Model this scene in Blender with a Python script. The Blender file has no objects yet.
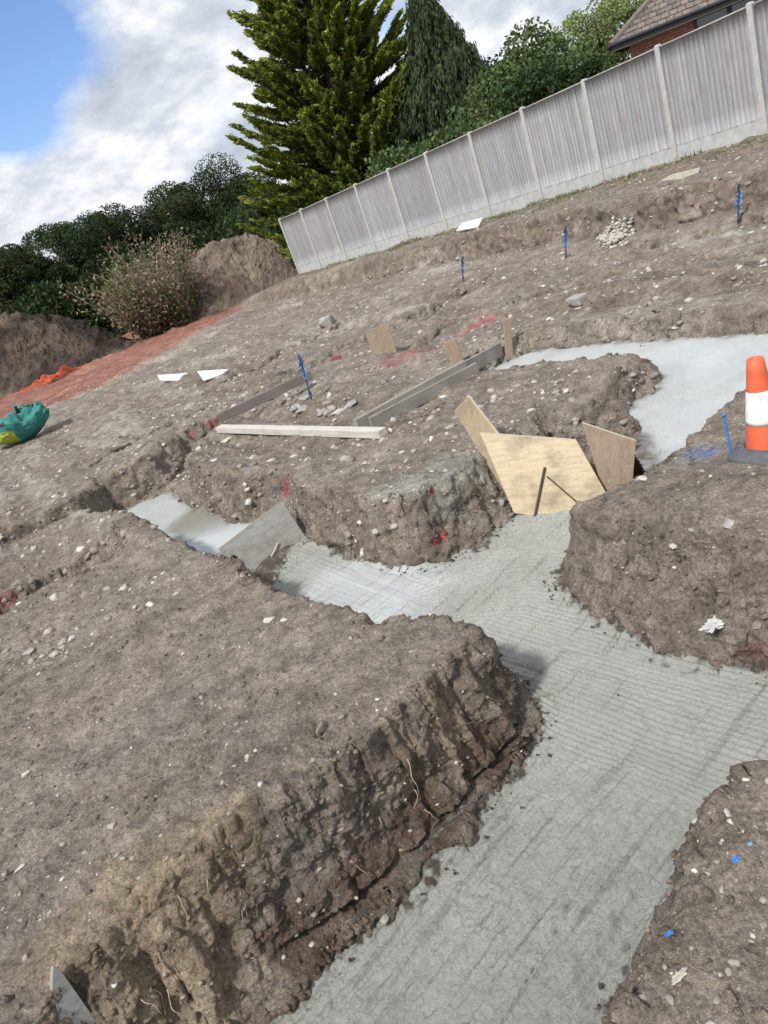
import bpy, math, random
import numpy as np
from mathutils import Vector, Matrix

QUAL = 1.0          # terrain density factor
rng = np.random.default_rng(7)
random.seed(7)
S = bpy.context.scene
COL = bpy.context.collection

# ------------------------------------------------------------------ camera
F_PX, PIT, ROL = 750.0, math.radians(22.75), math.radians(20.75)
def ray(px, py):
    x = (px-384)/F_PX; y = -(py-512)/F_PX
    xr = x*math.cos(ROL)+y*math.sin(ROL); yr = -x*math.sin(ROL)+y*math.cos(ROL)
    return np.array([xr, math.cos(PIT)+yr*math.sin(PIT), -math.sin(PIT)+yr*math.cos(PIT)])
cam_d = bpy.data.cameras.new('camera'); cam = bpy.data.objects.new('camera', cam_d); COL.objects.link(cam)
cam_d.sensor_fit = 'VERTICAL'; cam_d.sensor_height = 32.0; cam_d.sensor_width = 24.0
cam_d.lens = 32.0*F_PX/1024; cam_d.clip_start = 0.05; cam_d.clip_end = 3000
fwd = Vector((0, math.cos(PIT), -math.sin(PIT))); up0 = Vector((0, math.sin(PIT), math.cos(PIT))); rt0 = Vector((1, 0, 0))
# image right / up
imr = rt0*math.cos(ROL) - up0*math.sin(ROL); imu = rt0*math.sin(ROL) + up0*math.cos(ROL)
M = Matrix((imr, imu, -fwd)).transposed().to_4x4()
cam.matrix_world = M
S.camera = cam

# ------------------------------------------------------------------ helpers
def tag(o, label=None, cat=None, group=None, kind=None):
    if label: o['label'] = label
    if cat: o['category'] = cat
    if group: o['group'] = group
    if kind: o['kind'] = kind
    return o
def mesh_np(name, V, Fc, mat=None, parent=None, smooth=False, col=None, facecol=None):
    V = np.asarray(V, np.float32); Fc = np.asarray(Fc, np.int32)
    me = bpy.data.meshes.new(name)
    me.vertices.add(len(V)); me.vertices.foreach_set('co', V.ravel())
    k = Fc.shape[1]; n = len(Fc)
    me.loops.add(n*k); me.loops.foreach_set('vertex_index', Fc.ravel())
    me.polygons.add(n); me.polygons.foreach_set('loop_start', np.arange(0, n*k, k, dtype=np.int32))
    if smooth: me.polygons.foreach_set('use_smooth', np.ones(n, bool))
    me.update(calc_edges=True)
    if col is not None:
        a = me.attributes.new('Col', 'FLOAT_COLOR', 'POINT')
        c = np.ones((len(V), 4), np.float32); c[:, :3] = col; a.data.foreach_set('color', c.ravel())
    if mat: me.materials.append(mat)
    o = bpy.data.objects.new(name, me); COL.objects.link(o)
    if parent: o.parent = parent
    return o
class MB:
    """collects pieces into one mesh"""
    def __init__(s): s.v = []; s.f = []
    def add(s, vs, fs):
        b = len(s.v); s.v += [tuple(v) for v in vs]; s.f += [tuple(b+i for i in f) for f in fs]
    def prism(s, poly, ax, h):
        """poly list of 3D points, extruded by vector ax*h"""
        n = len(poly); ax = Vector(ax)*h
        vs = [Vector(p) for p in poly]+[Vector(p)+ax for p in poly]
        fs = [tuple(range(n-1, -1, -1)), tuple(range(n, 2*n))]+[(i, (i+1) % n, n+(i+1) % n, n+i) for i in range(n)]
        s.add(vs, fs)
    def box(s, c, d, M=None):
        x, y, z = d[0]/2, d[1]/2, d[2]/2
        vs = [Vector((sx*x, sy*y, sz*z)) for sx in (-1, 1) for sy in (-1, 1) for sz in (-1, 1)]
        if M is not None: vs = [M @ v for v in vs]
        c = Vector(c); vs = [v+c for v in vs]
        s.add(vs, [(0, 1, 3, 2), (4, 6, 7, 5), (0, 4, 5, 1), (2, 3, 7, 6), (0, 2, 6, 4), (1, 5, 7, 3)])
    def tube(s, pts, rad, n=6):
        pts = [Vector(p) for p in pts]
        if not hasattr(rad, '__len__'): rad = [rad]*len(pts)
        rings = []
        for i, p in enumerate(pts):
            d = (pts[min(i+1, len(pts)-1)]-pts[max(i-1, 0)]).normalized()
            a = d.orthogonal().normalized() if i == 0 else (pa-d*pa.dot(d)).normalized()
            pa = a; b = d.cross(a)
            rings.append([p+(a*math.cos(t)+b*math.sin(t))*rad[i] for t in [2*math.pi*k/n for k in range(n)]])
        vs = [v for r in rings for v in r]; fs = []
        for i in range(len(pts)-1):
            for k in range(n):
                fs.append((i*n+k, i*n+(k+1) % n, (i+1)*n+(k+1) % n, (i+1)*n+k))
        fs.append(tuple(range(n-1, -1, -1))); fs.append(tuple((len(pts)-1)*n+k for k in range(n)))
        s.add(vs, fs)
    def lathe(s, prof, n=40, c=(0, 0, 0)):
        vs = []; fs = []
        for r, z in prof:
            for k in range(n):
                t = 2*math.pi*k/n; vs.append((c[0]+r*math.cos(t), c[1]+r*math.sin(t), c[2]+z))
        for i in range(len(prof)-1):
            for k in range(n): fs.append((i*n+k, i*n+(k+1) % n, (i+1)*n+(k+1) % n, (i+1)*n+k))
        s.add(vs, fs)
    def build(s, name, mat=None, parent=None, smooth=False, bevel=0):
        me = bpy.data.meshes.new(name); me.from_pydata(s.v, [], s.f); me.update()
        if mat: me.materials.append(mat)
        if smooth:
            for p in me.polygons: p.use_smooth = True
        o = bpy.data.objects.new(name, me); COL.objects.link(o)
        if parent: o.parent = parent
        if bevel:
            m = o.modifiers.new('bevel', 'BEVEL'); m.width = bevel; m.segments = 2; m.limit_method = 'ANGLE'
        return o
def empty(name, loc=(0, 0, 0)):
    o = bpy.data.objects.new(name, None); COL.objects.link(o); o.location = loc; o.empty_display_size = 0.1
    return o
def rebase(o, loc):
    """put a mesh object's origin at loc (verts were in world space)"""
    o.data.transform(Matrix.Translation(-Vector(loc))); o.location = loc
    return o

# ------------------------------------------------------------------ noise
def _h(ix, iy, iz, seed):
    h = (ix.astype(np.uint32)*np.uint32(374761393) + iy.astype(np.uint32)*np.uint32(668265263)
         + iz.astype(np.uint32)*np.uint32(2147483647) + np.uint32((seed*1274126177) & 0xffffffff))
    h = (h ^ (h >> np.uint32(13)))*np.uint32(1274126177)
    h = (h ^ (h >> np.uint32(15)))*np.uint32(2246822519)
    return h ^ (h >> np.uint32(16))
def _u(h): return h.astype(np.float32)*np.float32(1/4294967295.0)
def vn(x, y, z, seed=0):
    x0 = np.floor(x); y0 = np.floor(y); z0 = np.floor(z)
    fx = (x-x0).astype(np.float32); fy = (y-y0).astype(np.float32); fz = (z-z0).astype(np.float32)
    fx = fx*fx*fx*(fx*(fx*6-15)+10); fy = fy*fy*fy*(fy*(fy*6-15)+10); fz = fz*fz*fz*(fz*(fz*6-15)+10)
    ix = x0.astype(np.int64); iy = y0.astype(np.int64); iz = z0.astype(np.int64)
    def c(a, b, d): return _u(_h(ix+a, iy+b, iz+d, seed))
    x00 = c(0, 0, 0)*(1-fx)+c(1, 0, 0)*fx; x10 = c(0, 1, 0)*(1-fx)+c(1, 1, 0)*fx
    x01 = c(0, 0, 1)*(1-fx)+c(1, 0, 1)*fx; x11 = c(0, 1, 1)*(1-fx)+c(1, 1, 1)*fx
    return ((x00*(1-fy)+x10*fy)*(1-fz)+(x01*(1-fy)+x11*fy)*fz)*2-1
def fbm(x, y, z, f, octv, gain=.5, seed=0, ridged=False, fade=None):
    """fade: per-point smallest resolvable wavelength"""
    r = np.zeros(np.shape(x), np.float32); a = 1.0; n = 0
    for i in range(octv):
        v = vn(x*f+i*17.3, y*f-i*9.1, z*f+i*5.7, seed+i)
        if ridged: v = 1-2*np.abs(v)
        if fade is not None: v = v*np.clip((1/f)/fade-1.0, 0, 1)
        r += a*v; n += a; a *= gain; f *= 2.03
    return r/n
def worley(x, y, z, f, seed=0):
    x = x*f; y = y*f; z = z*f
    ix = np.floor(x).astype(np.int64); iy = np.floor(y).astype(np.int64); iz = np.floor(z).astype(np.int64)
    best = np.full(np.shape(x), 9.0, np.float32)
    for a in (-1, 0, 1):
        for b in (-1, 0, 1):
            for c in (-1, 0, 1):
                h = _h(ix+a, iy+b, iz+c, seed)
                px = ix+a+(h & np.uint32(1023)).astype(np.float32)/1023
                py = iy+b+((h >> np.uint32(10)) & np.uint32(1023)).astype(np.float32)/1023
                pz = iz+c+((h >> np.uint32(20)) & np.uint32(1023)).astype(np.float32)/1023
                d = (px-x)**2+(py-y)**2+(pz-z)**2
                best = np.minimum(best, d.astype(np.float32))
    return np.sqrt(best)
def ss(a, b, x):
    t = np.clip((x-a)/(b-a), 0, 1); return t*t*(3-2*t)

# ------------------------------------------------------------------ site layout
P0A, P0S = -1.90, -0.030                          # building platform plane
def plat(x, y): return P0A + P0S*np.clip(y, -8, 55)
def gp(px, py, z=None, dz=0.0):
    """point on the building platform (or on level z) seen at a pixel of the site survey photo"""
    d = ray(px, py)
    t = z/d[2] if z is not None else (P0A+dz)/(d[2]-P0S*d[1])
    return d*t
ZC, ZW, ZU = -2.55, -2.60, -2.27                  # concrete levels: main, wet section, upper section
def pl(pts, z=None): return [tuple(gp(a, b, z)[:2]) for a, b in pts]
k = 2.55/2.1
MAIN = [(-3.2, .35)] + pl([(270, 1024), (335, 960), (400, 900), (450, 850), (490, 790), (545, 725), (541, 700)], ZC) + \
       [(a*k, b*k) for a, b in ((.15, 2.80), (-.02, 2.84), (-.12, 2.93), (-.28, 3.19), (-.42, 3.38), (-.60, 3.68), (-.98, 4.38))] + \
       pl([(300, 536), (345, 555), (400, 570), (440, 565), (480, 545), (503, 522)], ZC) + [(1.10, 5.42), (2.0, 4.95), (1.98, 4.40), (1.5, 4.22), (1.12, 4.22), (.92, 4.12)] + pl([(562, 590), (590, 615), (640, 640), (700, 660), (768, 668)], ZC) + \
       [(2.5, 1.5), (3.2, .3), (2.3, -.1), (1.45, 1.30), (1.0, 1.80), (.72, 1.87), (.455, 1.73), (.235, 1.60), (.125, 1.50), (-.01, 1.37), (-.12, 1.30), (-.7, 1.0), (-2.8, -.3)]
k2 = 2.60/2.1
WET = [(a*k, b*k) for a, b in ((-.88, 4.2), (-1.2, 4.78), (-1.62, 5.48), (-2.2, 6.35), (-2.75, 7.0))] + \
      pl([(118, 512), (165, 493), (235, 522), (300, 523), (308, 541)], ZW)
UPP = [(1.34, 5.42), (1.45, 5.5)] + pl([(600, 440), (610, 425), (632, 408), (652, 395), (658, 380), (640, 374), (590, 372), (540, 374), (484, 381), (486, 368), (530, 351), (600, 343), (680, 338), (768, 334)], ZU) + \
      [(5.0, 4.3), (4.4, 3.2), (3.4, 3.9)] + pl([(768, 398), (730, 414), (700, 430), (675, 444), (655, 462), (664, 457)], -2.13) + [(2.02, 5.30)]
FEN0 = np.array([9.10, 14.34]); FDIR = np.array([-0.4695, 0.8829]); FNRM = np.array([-0.8829, -0.4695])
def fence_xy(i): return FEN0+FDIR*1.9*i
def fence_zb(i): return -1.66-0.063*i
# shallow far trenches and gullies: centreline pixels, half width, depth
def lpts(pts): return [tuple(gp(a, b)[:2]) for a, b in pts]
GUL = [ (lpts([(545, 266), (600, 256), (650, 246), (710, 234), (768, 220), (840, 200)]), .45, .26),
        (lpts([(420, 352), (470, 322), (540, 296), (620, 276), (700, 262), (790, 246)]), .22, .10),
        (lpts([(330, 300), (400, 282), (470, 262), (540, 250)]), .30, .16),
        (lpts([(560, 318), (640, 306), (720, 296), (800, 286)]), .22, .07),
        (lpts([(300, 372), (345, 350), (400, 330), (450, 304), (500, 286), (530, 274)]), .42, .36),
        (lpts([(-40, 560), (0, 540), (55, 518), (115, 500)]), .36, .38),
        (lpts([(-40, 640), (0, 606), (60, 572), (112, 552)]), .20, .22),
        (lpts([(150, 505), (166, 465), (188, 442), (212, 424)]), .42, .42),
        (lpts([(300, 366), (345, 350), (365, 342)]), .22, .15),
        (lpts([(0, 470), (60, 448), (120, 420), (190, 392)]), .16, .07),
        (lpts([(90, 470), (150, 440), (205, 410)]), .14, .08),
        (lpts([(170, 350), (230, 330), (300, 305), (380, 280)]), .30, .12),
        (lpts([(230, 380), (300, 345), (345, 322)]), .28, .20)]
RIDGE = [ (lpts([(520, 262), (600, 246), (700, 228), (790, 214)]), .20, .0), (lpts([(430, 300), (520, 290), (560, 270), (620, 262)]), .25, .16), (lpts([(470, 330), (540, 312), (640, 296), (790, 282)]), .22, .12), (lpts([(240, 352), (300, 330), (350, 312)]), .3, .12),
 (lpts([(-40, 590), (0, 572), (60, 545), (115, 530), (150, 545)]), .22, .10),
          (lpts([(575, 388), (620, 380), (646, 392), (612, 425)]), .16, .10),
          (lpts([(700, 418), (740, 405), (768, 398)]), .2, .05),
          (lpts([(350, 378), (400, 352), (440, 335), (480, 322)]), .28, .06)]
def sdf_poly(P, poly):
    """signed distance, negative inside"""
    x, y = P; d = np.full(x.shape, 1e9); ins = np.zeros(x.shape, bool)
    n = len(poly)
    for i in range(n):
        ax, ay = poly[i]; bx, by = poly[(i+1) % n]
        ex, ey = bx-ax, by-ay; L = ex*ex+ey*ey+1e-12
        t = np.clip(((x-ax)*ex+(y-ay)*ey)/L, 0, 1)
        d = np.minimum(d, (x-ax-t*ex)**2+(y-ay-t*ey)**2)
        c = (ay > y) != (by > y)
        with np.errstate(divide='ignore', invalid='ignore'):
            xi = (bx-ax)*(y-ay)/(by-ay+1e-15)+ax
        ins ^= (c & (x < xi))
    d = np.sqrt(d); return np.where(ins, -d, d)
def dist_line(x, y, pts):
    d = np.full(x.shape, 1e9)
    for (ax, ay), (bx, by) in zip(pts[:-1], pts[1:]):
        ex, ey = bx-ax, by-ay; L = ex*ex+ey*ey+1e-12
        t = np.clip(((x-ax)*ex+(y-ay)*ey)/L, 0, 1)
        d = np.minimum(d, (x-ax-t*ex)**2+(y-ay-t*ey)**2)
    return np.sqrt(d)
def G(x, y, c, r): return np.exp(-((x-c[0])**2+(y-c[1])**2)/(r*r))
def fence_coords(x, y):
    s = (x-FEN0[0])*FNRM[0]+(y-FEN0[1])*FNRM[1]; t = (x-FEN0[0])*FDIR[0]+(y-FEN0[1])*FDIR[1]
    return s, t
def height(x, y):
    x = np.asarray(x, float); y = np.asarray(y, float)
    z0 = np.zeros(x.shape)
    g = plat(x, y)
    r = np.hypot(x, y)
    g = g + .045*fbm(x, y, z0, .55, 2, .5, 11) + .028*fbm(x, y, z0+3, 2.1, 3, .5, 12)*np.clip(40/(r+1), 0, 1)
    # scrape marks parallel to the fence
    s, t = fence_coords(x, y)
    far = ss(4.5, 9, r)
    g = g + far*(.085*fbm(t*.22, s*1.1, z0, 1.0, 3, .55, 21, ridged=True) + .05*fbm(t*.5, s*3.2, z0, 1.0, 2, .5, 22))
    for pts, w, dep in RIDGE: g = g + dep*np.exp(-(dist_line(x, y, pts)/w)**2)
    wob = fbm(x, y, z0, 1.6, 3, .55, 31)
    for pts, w, dep in GUL:
        d = dist_line(x, y, pts)*(1+.35*wob)
        g = g - dep*(1-ss(w*.45, w*1.05, d))
    # right block stands a little proud, spoil heaped beside the junction
    g = g + .10*G(x, y, (1.75*1.05, 3.15*1.05), .55) + .05*G(x, y, (1.1, 1.35), .5) + .06*G(x, y, (-.9, 2.4), .6)
    # bank up to the fence
    rim = np.interp(t, [-4, 0, 3, 8, 19, 30], [3.7, 3.45, 2.3, 1.7, 1.4, 1.2])+.22*fbm(x, y, z0, .9, 3, .6, 41)
    p1 = -1.66-.0332*t - .05*np.clip(s, 0, 3)/3 + .05*fbm(x, y, z0, 1.4, 3, .5, 42)
    p1 = np.where(t > 19, np.minimum(p1, -2.29-.02*(t-19)), p1)
    p1 = np.clip(p1, -3.3, 0.2)
    m = 1-ss(0, .38, s-rim)
    m = m*(1-ss(19.5, 24, t))
    g = g*(1-m)+np.maximum(p1, g)*m
    # the open trenches
    w = .15+.17*G(x, y, (-1.35, 2.15), .6)+.16*G(x, y, (.35, 1.2), .6)+.30*G(x, y, (1.35, 3.45), .6)+.05*G(x, y, (.6, 4.9), .5)
    wn = .050*fbm(x, y, z0, 3.1, 4, .6, 51)+.02*fbm(x, y, z0, 9., 2, .6, 52)
    dm = sdf_poly((x, y), MAIN)+wn; dw = sdf_poly((x, y), WET)+wn; du = sdf_poly((x, y), UPP)+wn*.9
    def pit(g, d, fl, w):
        q = np.clip(d/w, 0, 1); q = q**.8; q = q*q*(3-2*q)*.5+q*.5
        return np.where(d < w, np.minimum(g, fl+(g-fl)*q), g)
    led = np.clip(G(x, y, (-.6, 2.1), .8)+G(x, y, (.2, 2.75), .5), 0, 1)
    q0_ = np.clip(dm/np.maximum(w, .01), 0, 1)
    w = w+.07*led
    def pit2(g, d, fl, w):
        q = np.clip(d/w, 0, 1); qa = q**.8; qa = qa*qa*(3-2*qa)*.5+qa*.5
        qb = .15*ss(0, .14, q)+.85*ss(.42, 1.0, q)
        q = qa*(1-led)+qb*led
        return np.where(d < w, np.minimum(g, fl+(g-fl)*q), g)
    g2 = pit2(g, dm, ZC-.06, w); g2 = np.minimum(g2, pit(g, dw, ZW-.06, .16)); 
    g2 = np.minimum(g2, pit(g, du, ZU-.05, .13))
    return g2
def hz(x, y): return float(height(np.array([x]), np.array([y]))[0])
def hit(px, py):
    """first point of the ground met by a ray of the survey photo"""
    d = ray(px, py); t = np.concatenate([np.arange(.8, 14, .01), np.arange(14, 60, .05)])
    P = d[None]*t[:, None]; h = height(P[:, 0], P[:, 1]); i = np.argmax(P[:, 2] < h)
    return Vector(P[i])

# ------------------------------------------------------------------ node material helpers
def newmat(name):
    m = bpy.data.materials.new(name); m.use_nodes = True; nt = m.node_tree
    return m, nt, nt.nodes['Principled BSDF']
def N(nt, typ, **kw):
    n = nt.nodes.new(typ)
    for k_, v in kw.items():
        if k_.startswith('_'): setattr(n, k_[1:], v)
        else: n.inputs[k_.replace('~', ' ')].default_value = v
    return n
def noise(nt, vec, scale, detail=4, rough=.55, dist=0):
    n = N(nt, 'ShaderNodeTexNoise'); n.inputs['Scale'].default_value = scale; n.inputs['Detail'].default_value = detail
    n.inputs['Roughness'].default_value = rough; n.inputs['Distortion'].default_value = dist
    if vec is not None: nt.links.new(vec, n.inputs['Vector'])
    return n.outputs['Fac']
def ramp(nt, fac, stops):
    n = nt.nodes.new('ShaderNodeValToRGB'); cr = n.color_ramp
    while len(cr.elements) > 1: cr.elements.remove(cr.elements[-1])
    for i, (p, c) in enumerate(stops):
        e = cr.elements[0] if i == 0 else cr.elements.new(p)
        e.position = p; e.color = (c, c, c, 1) if not hasattr(c, '__len__') else (*c, 1)
    nt.links.new(fac, n.inputs['Fac']); return n.outputs['Color']
def mix(nt, fac, a, b, mode='MIX'):
    n = nt.nodes.new('ShaderNodeMix'); n.data_type = 'RGBA'; n.blend_type = mode
    for sock, v in ((n.inputs[0], fac), (n.inputs[6], a), (n.inputs[7], b)):
        if hasattr(v, 'is_linked'): nt.links.new(v, sock)
        elif hasattr(v, '__len__'): sock.default_value = (*v, 1)
        else: sock.default_value = v
    return n.outputs[2]
def math_(nt, op, a, b=0.0):
    n = nt.nodes.new('ShaderNodeMath'); n.operation = op
    for sock, v in ((n.inputs[0], a), (n.inputs[1], b)):
        if hasattr(v, 'is_linked'): nt.links.new(v, sock)
        else: sock.default_value = v
    return n.outputs[0]
def bump(nt, bs, h, strength=.5, dist=.01):
    n = nt.nodes.new('ShaderNodeBump'); n.inputs['Strength'].default_value = strength; n.inputs['Distance'].default_value = dist
    nt.links.new(h, n.inputs['Height']); nt.links.new(n.outputs['Normal'], bs.inputs['Normal']); return n
def objco(nt): return nt.nodes.new('ShaderNodeTexCoord').outputs['Object']
def mapping(nt, vec, scale=(1, 1, 1), rot=(0, 0, 0)):
    n = nt.nodes.new('ShaderNodeMapping'); n.inputs['Scale'].default_value = scale; n.inputs['Rotation'].default_value = rot
    nt.links.new(vec, n.inputs['Vector']); return n.outputs['Vector']
def L(nt, a, b): nt.links.new(a, b)

# ---- soil
def soil_material(name, flecks=True):
    m, nt, b = newmat(name); co = objco(nt)
    at = nt.nodes.new('ShaderNodeAttribute'); at.attribute_name = 'Col'
    n1 = noise(nt, co, 1.7, 5, .6); n2 = noise(nt, co, 14, 6, .7); n3 = noise(nt, co, 75, 5, .7)
    c = mix(nt, 1.0, at.outputs['Color'], ramp(nt, n1, [(.3, (.80, .80, .80)), (.7, (1.16, 1.15, 1.13))]), 'MULTIPLY')
    c = mix(nt, 1.0, c, ramp(nt, n2, [(.3, (.66, .64, .62)), (.5, (1., 1, 1)), (.72, (1.32, 1.31, 1.3))]), 'MULTIPLY')
    c = mix(nt, 1.0, c, ramp(nt, n3, [(.34, (.50, .49, .47)), (.47, (.94, .94, .94)), (.56, (1.06, 1.06, 1.06)), (.70, (1.65, 1.63, 1.6))]), 'MULTIPLY')
    n4 = noise(nt, co, 260, 3, .7)
    c = mix(nt, 1.0, c, ramp(nt, n4, [(.36, .72), (.5, 1.0), (.66, 1.35)]), 'MULTIPLY')
    n5 = noise(nt, co, 5.5, 6, .72)
    c = mix(nt, 1.0, c, ramp(nt, n5, [(.36, (.72, .70, .68)), (.5, (1., 1, 1)), (.62, (1.28, 1.28, 1.27))]), 'MULTIPLY')
    if flecks:
        # chalk and flint crumbs trodden into the surface
        for sc, th, amt in ((38, .13, .75), (85, .15, .6), (16, .085, .7)):
            v = nt.nodes.new('ShaderNodeTexVoronoi'); v.inputs['Scale'].default_value = sc
            wv = nt.nodes.new('ShaderNodeVectorMath'); wv.operation = 'MULTIPLY_ADD'
            nn = nt.nodes.new('ShaderNodeTexNoise'); nn.inputs['Scale'].default_value = sc*1.5; L(nt, co, nn.inputs['Vector'])
            L(nt, nn.outputs['Color'], wv.inputs[0]); wv.inputs[1].default_value = (.9/sc,)*3; L(nt, co, wv.inputs[2])
            L(nt, wv.outputs[0], v.inputs['Vector'])
            f = ramp(nt, v.outputs['Distance'], [(th*.75, 1.0), (th*1.15, 0.0)])
            sel = nt.nodes.new('ShaderNodeSeparateColor'); L(nt, v.outputs['Color'], sel.inputs[0])
            f = math_(nt, 'MULTIPLY', f, ramp(nt, sel.outputs[0], [(.74, 0.0), (.78, 1.0)]))
            f = math_(nt, 'MULTIPLY', f, amt)
            fc = mix(nt, sel.outputs[1], (.30, .26, .22), (.56, .52, .46))
            c = mix(nt, f, c, fc)
    L(nt, c, b.inputs['Base Color']); b.inputs['Roughness'].default_value = .93
    b.inputs['Specular IOR Level'].default_value = .25
    hgt = math_(nt, 'ADD', math_(nt, 'MULTIPLY', noise(nt, co, 22, 8, .72), 1.0), math_(nt, 'MULTIPLY', n3, .35))
    bump(nt, b, hgt, 1.0, .034)
    return m
M_SOIL = soil_material('soil')
M_CLOD = soil_material('clod_soil', False)

def simple(name, col, rough=.6, nscale=20, var=.25, bmp=0.0, bd=.004, metal=0.0, spec=None, stretch=None):
    m, nt, b = newmat(name); co = objco(nt)
    if stretch: co = mapping(nt, co, stretch)
    n = noise(nt, co, nscale, 5, .6)
    c = ramp(nt, n, [(.25, tuple(v*(1-var) for v in col)), (.75, tuple(min(v*(1+var), .95) for v in col))])
    L(nt, c, b.inputs['Base Color']); b.inputs['Roughness'].default_value = rough; b.inputs['Metallic'].default_value = metal
    if spec is not None: b.inputs['Specular IOR Level'].default_value = spec
    if bmp: bump(nt, b, noise(nt, co, nscale*3, 6, .65), bmp, bd)
    return m
def colmat(name, rough=.8, var=.3, nscale=30, bmp=.4, bd=.006, trans=0):
    """colour from the Col attribute"""
    m, nt, b = newmat(name); co = objco(nt)
    at = nt.nodes.new('ShaderNodeAttribute'); at.attribute_name = 'Col'
    c = mix(nt, 1.0, at.outputs['Color'], ramp(nt, noise(nt, co, nscale, 4, .6), [(.3, 1-var), (.7, 1+var)]), 'MULTIPLY')
    L(nt, c, b.inputs['Base Color']); b.inputs['Roughness'].default_value = rough
    b.inputs['Specular IOR Level'].default_value = .3
    if bmp: bump(nt, b, noise(nt, co, nscale*2, 4, .6), bmp, bd)
    if trans:
        tr = nt.nodes.new('ShaderNodeBsdfTranslucent'); L(nt, c, tr.inputs['Color'])
        ms = nt.nodes.new('ShaderNodeMixShader'); ms.inputs[0].default_value = trans
        out = nt.nodes['Material Output']; L(nt, b.outputs[0], ms.inputs[1]); L(nt, tr.outputs[0], ms.inputs[2]); L(nt, ms.outputs[0], out.inputs['Surface'])
    return m

# ------------------------------------------------------------------ terrain
def build_terrain():
    dense = np.arange(-50, 40, .088/QUAL)
    side = np.concatenate([np.arange(40, 70, 1.0), np.arange(70, 310, 8.0)])
    side = np.concatenate([side[side < 270], np.arange(272, 310, 1.5)])
    az = np.radians(np.concatenate([dense, side])); nc = len(az)
    step = 5
    kidx = np.unique(np.concatenate([np.arange(0, nc, step), [nc-1]]))
    nr = int(1500*QUAL)
    rr = np.exp(np.linspace(math.log(.22), math.log(420), 2600))
    T_, R_ = np.meshgrid(az[kidx], rr, indexing='ij')
    X = R_*np.sin(T_); Y = R_*np.cos(T_); H = height(X, Y)
    dz = np.diff(H, axis=1); dr = np.diff(R_, axis=1); dist = np.sqrt(R_**2+H**2)[:, 1:]
    el = np.diff(np.arctan2(H, R_), axis=1)
    w = np.sqrt(el**2+(.33*np.hypot(dz, dr)/dist)**2)
    w = w*np.where(R_[:, 1:] > 60, .3, 1.0)
    cum = np.concatenate([np.zeros((len(kidx), 1)), np.cumsum(w, axis=1)], axis=1)
    # smooth neighbouring columns so that rows stay continuous
    u = np.linspace(0, 1, nr)
    Rk = np.stack([np.interp(u*c[-1], c, rr) for c in cum])
    R = np.empty((nc, nr))
    for j in range(nr): R[:, j] = np.interp(np.arange(nc), kidx, Rk[:, j])
    A = az[:, None]+0*R
    X = R*np.sin(A); Y = R*np.cos(A); Z = height(X, Y)
    P = np.stack([X, Y, Z], -1)
    du = np.gradient(P, axis=0); dv = np.gradient(P, axis=1)
    nrm = np.cross(du, dv); nrm /= np.linalg.norm(nrm, axis=-1, keepdims=True)+1e-12
    nrm *= np.sign(nrm[..., 2:3]+1e-9)
    steep = ss(.08, .5, 1-nrm[..., 2])
    r = R; fade = np.maximum(np.sqrt(r*r+4)*.0035, .006)
    x, y, z = X, Y, Z
    flatamp = .026+.012*ss(3, 9, r)
    d = flatamp*fbm(x, y, z, 5.5, 6, .62, 61, fade=fade)
    # clods on the walls and rims
    near = r < 11
    cl = np.zeros_like(d); cl2 = np.zeros_like(d)
    xn, yn, zn = x[near], y[near], z[near]
    wx = xn+.03*vn(xn*9, yn*9, zn*9, 5); wy = yn+.03*vn(xn*9+7, yn*9, zn*9, 6); wz = zn+.03*vn(xn*9, yn*9+7, zn*9, 7)
    cl[near] = .5-worley(wx, wy, wz, 8.5, 3); cl2[near] = .5-worley(wx, wy, wz, 22., 4)
    brk = ss(-.15, .3, fbm(x, y, z, 2.0, 3, .6, 79))
    d += (.034*cl+.014*cl2)*steep*(.15+.85*brk)
    d += .012*(.4+.6*(1-steep*(1-brk)))*fbm(x, y, z, 24, 4, .7, 64, ridged=True, fade=fade)
    d += .018*cl2*(1-steep)*ss(-.15, .3, fbm(x, y, z, 1.6, 3, .5, 66))
    d += steep*((.070+.07*ss(8, 14, r))*fbm(x, y, z*.8, 2.3, 4, .6, 71, ridged=True)+.040*fbm(x, y, z, 9, 5, .66, 72, fade=fade))
    fm = (r > 6) & (r < 30); cl3 = np.zeros_like(d); cl3[fm] = .5-worley(x[fm], y[fm], z[fm], 3.6, 9)
    d += far_mask(r)*(.045*fbm(x, y, z, 1.6, 5, .62, 75, ridged=True, fade=fade)+.05*cl3*ss(-.2, .3, fbm(x, y, z, .7, 3, .5, 76)))
    # bucket tooth marks down the cut faces
    gv = fbm(x*1.0, y*1.0, z*.12, 11, 3, .5, 77, ridged=True)*ss(-.1, .3, fbm(x, y, z, 1.2, 2, .5, 78))
    d += steep*.040*gv*(1.25-.6*brk)
    # sheared planes: terrace the relief so that faces read as sliced
    pz = fbm(x*.8, y*.8, z*1.6, 4.2, 3, .5, 80); d += steep*.035*(np.round(pz*5)/5-pz*.3)*(1.1-brk)
    d = np.where(r > 70, d*70/r, d)
    Pn = P+nrm*d[..., None]
    return az, R, Pn, nrm, steep
def far_mask(r): return ss(5, 10, r)
az, R, P, NRM, STEEP = build_terrain()
nc, nr = R.shape

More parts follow.
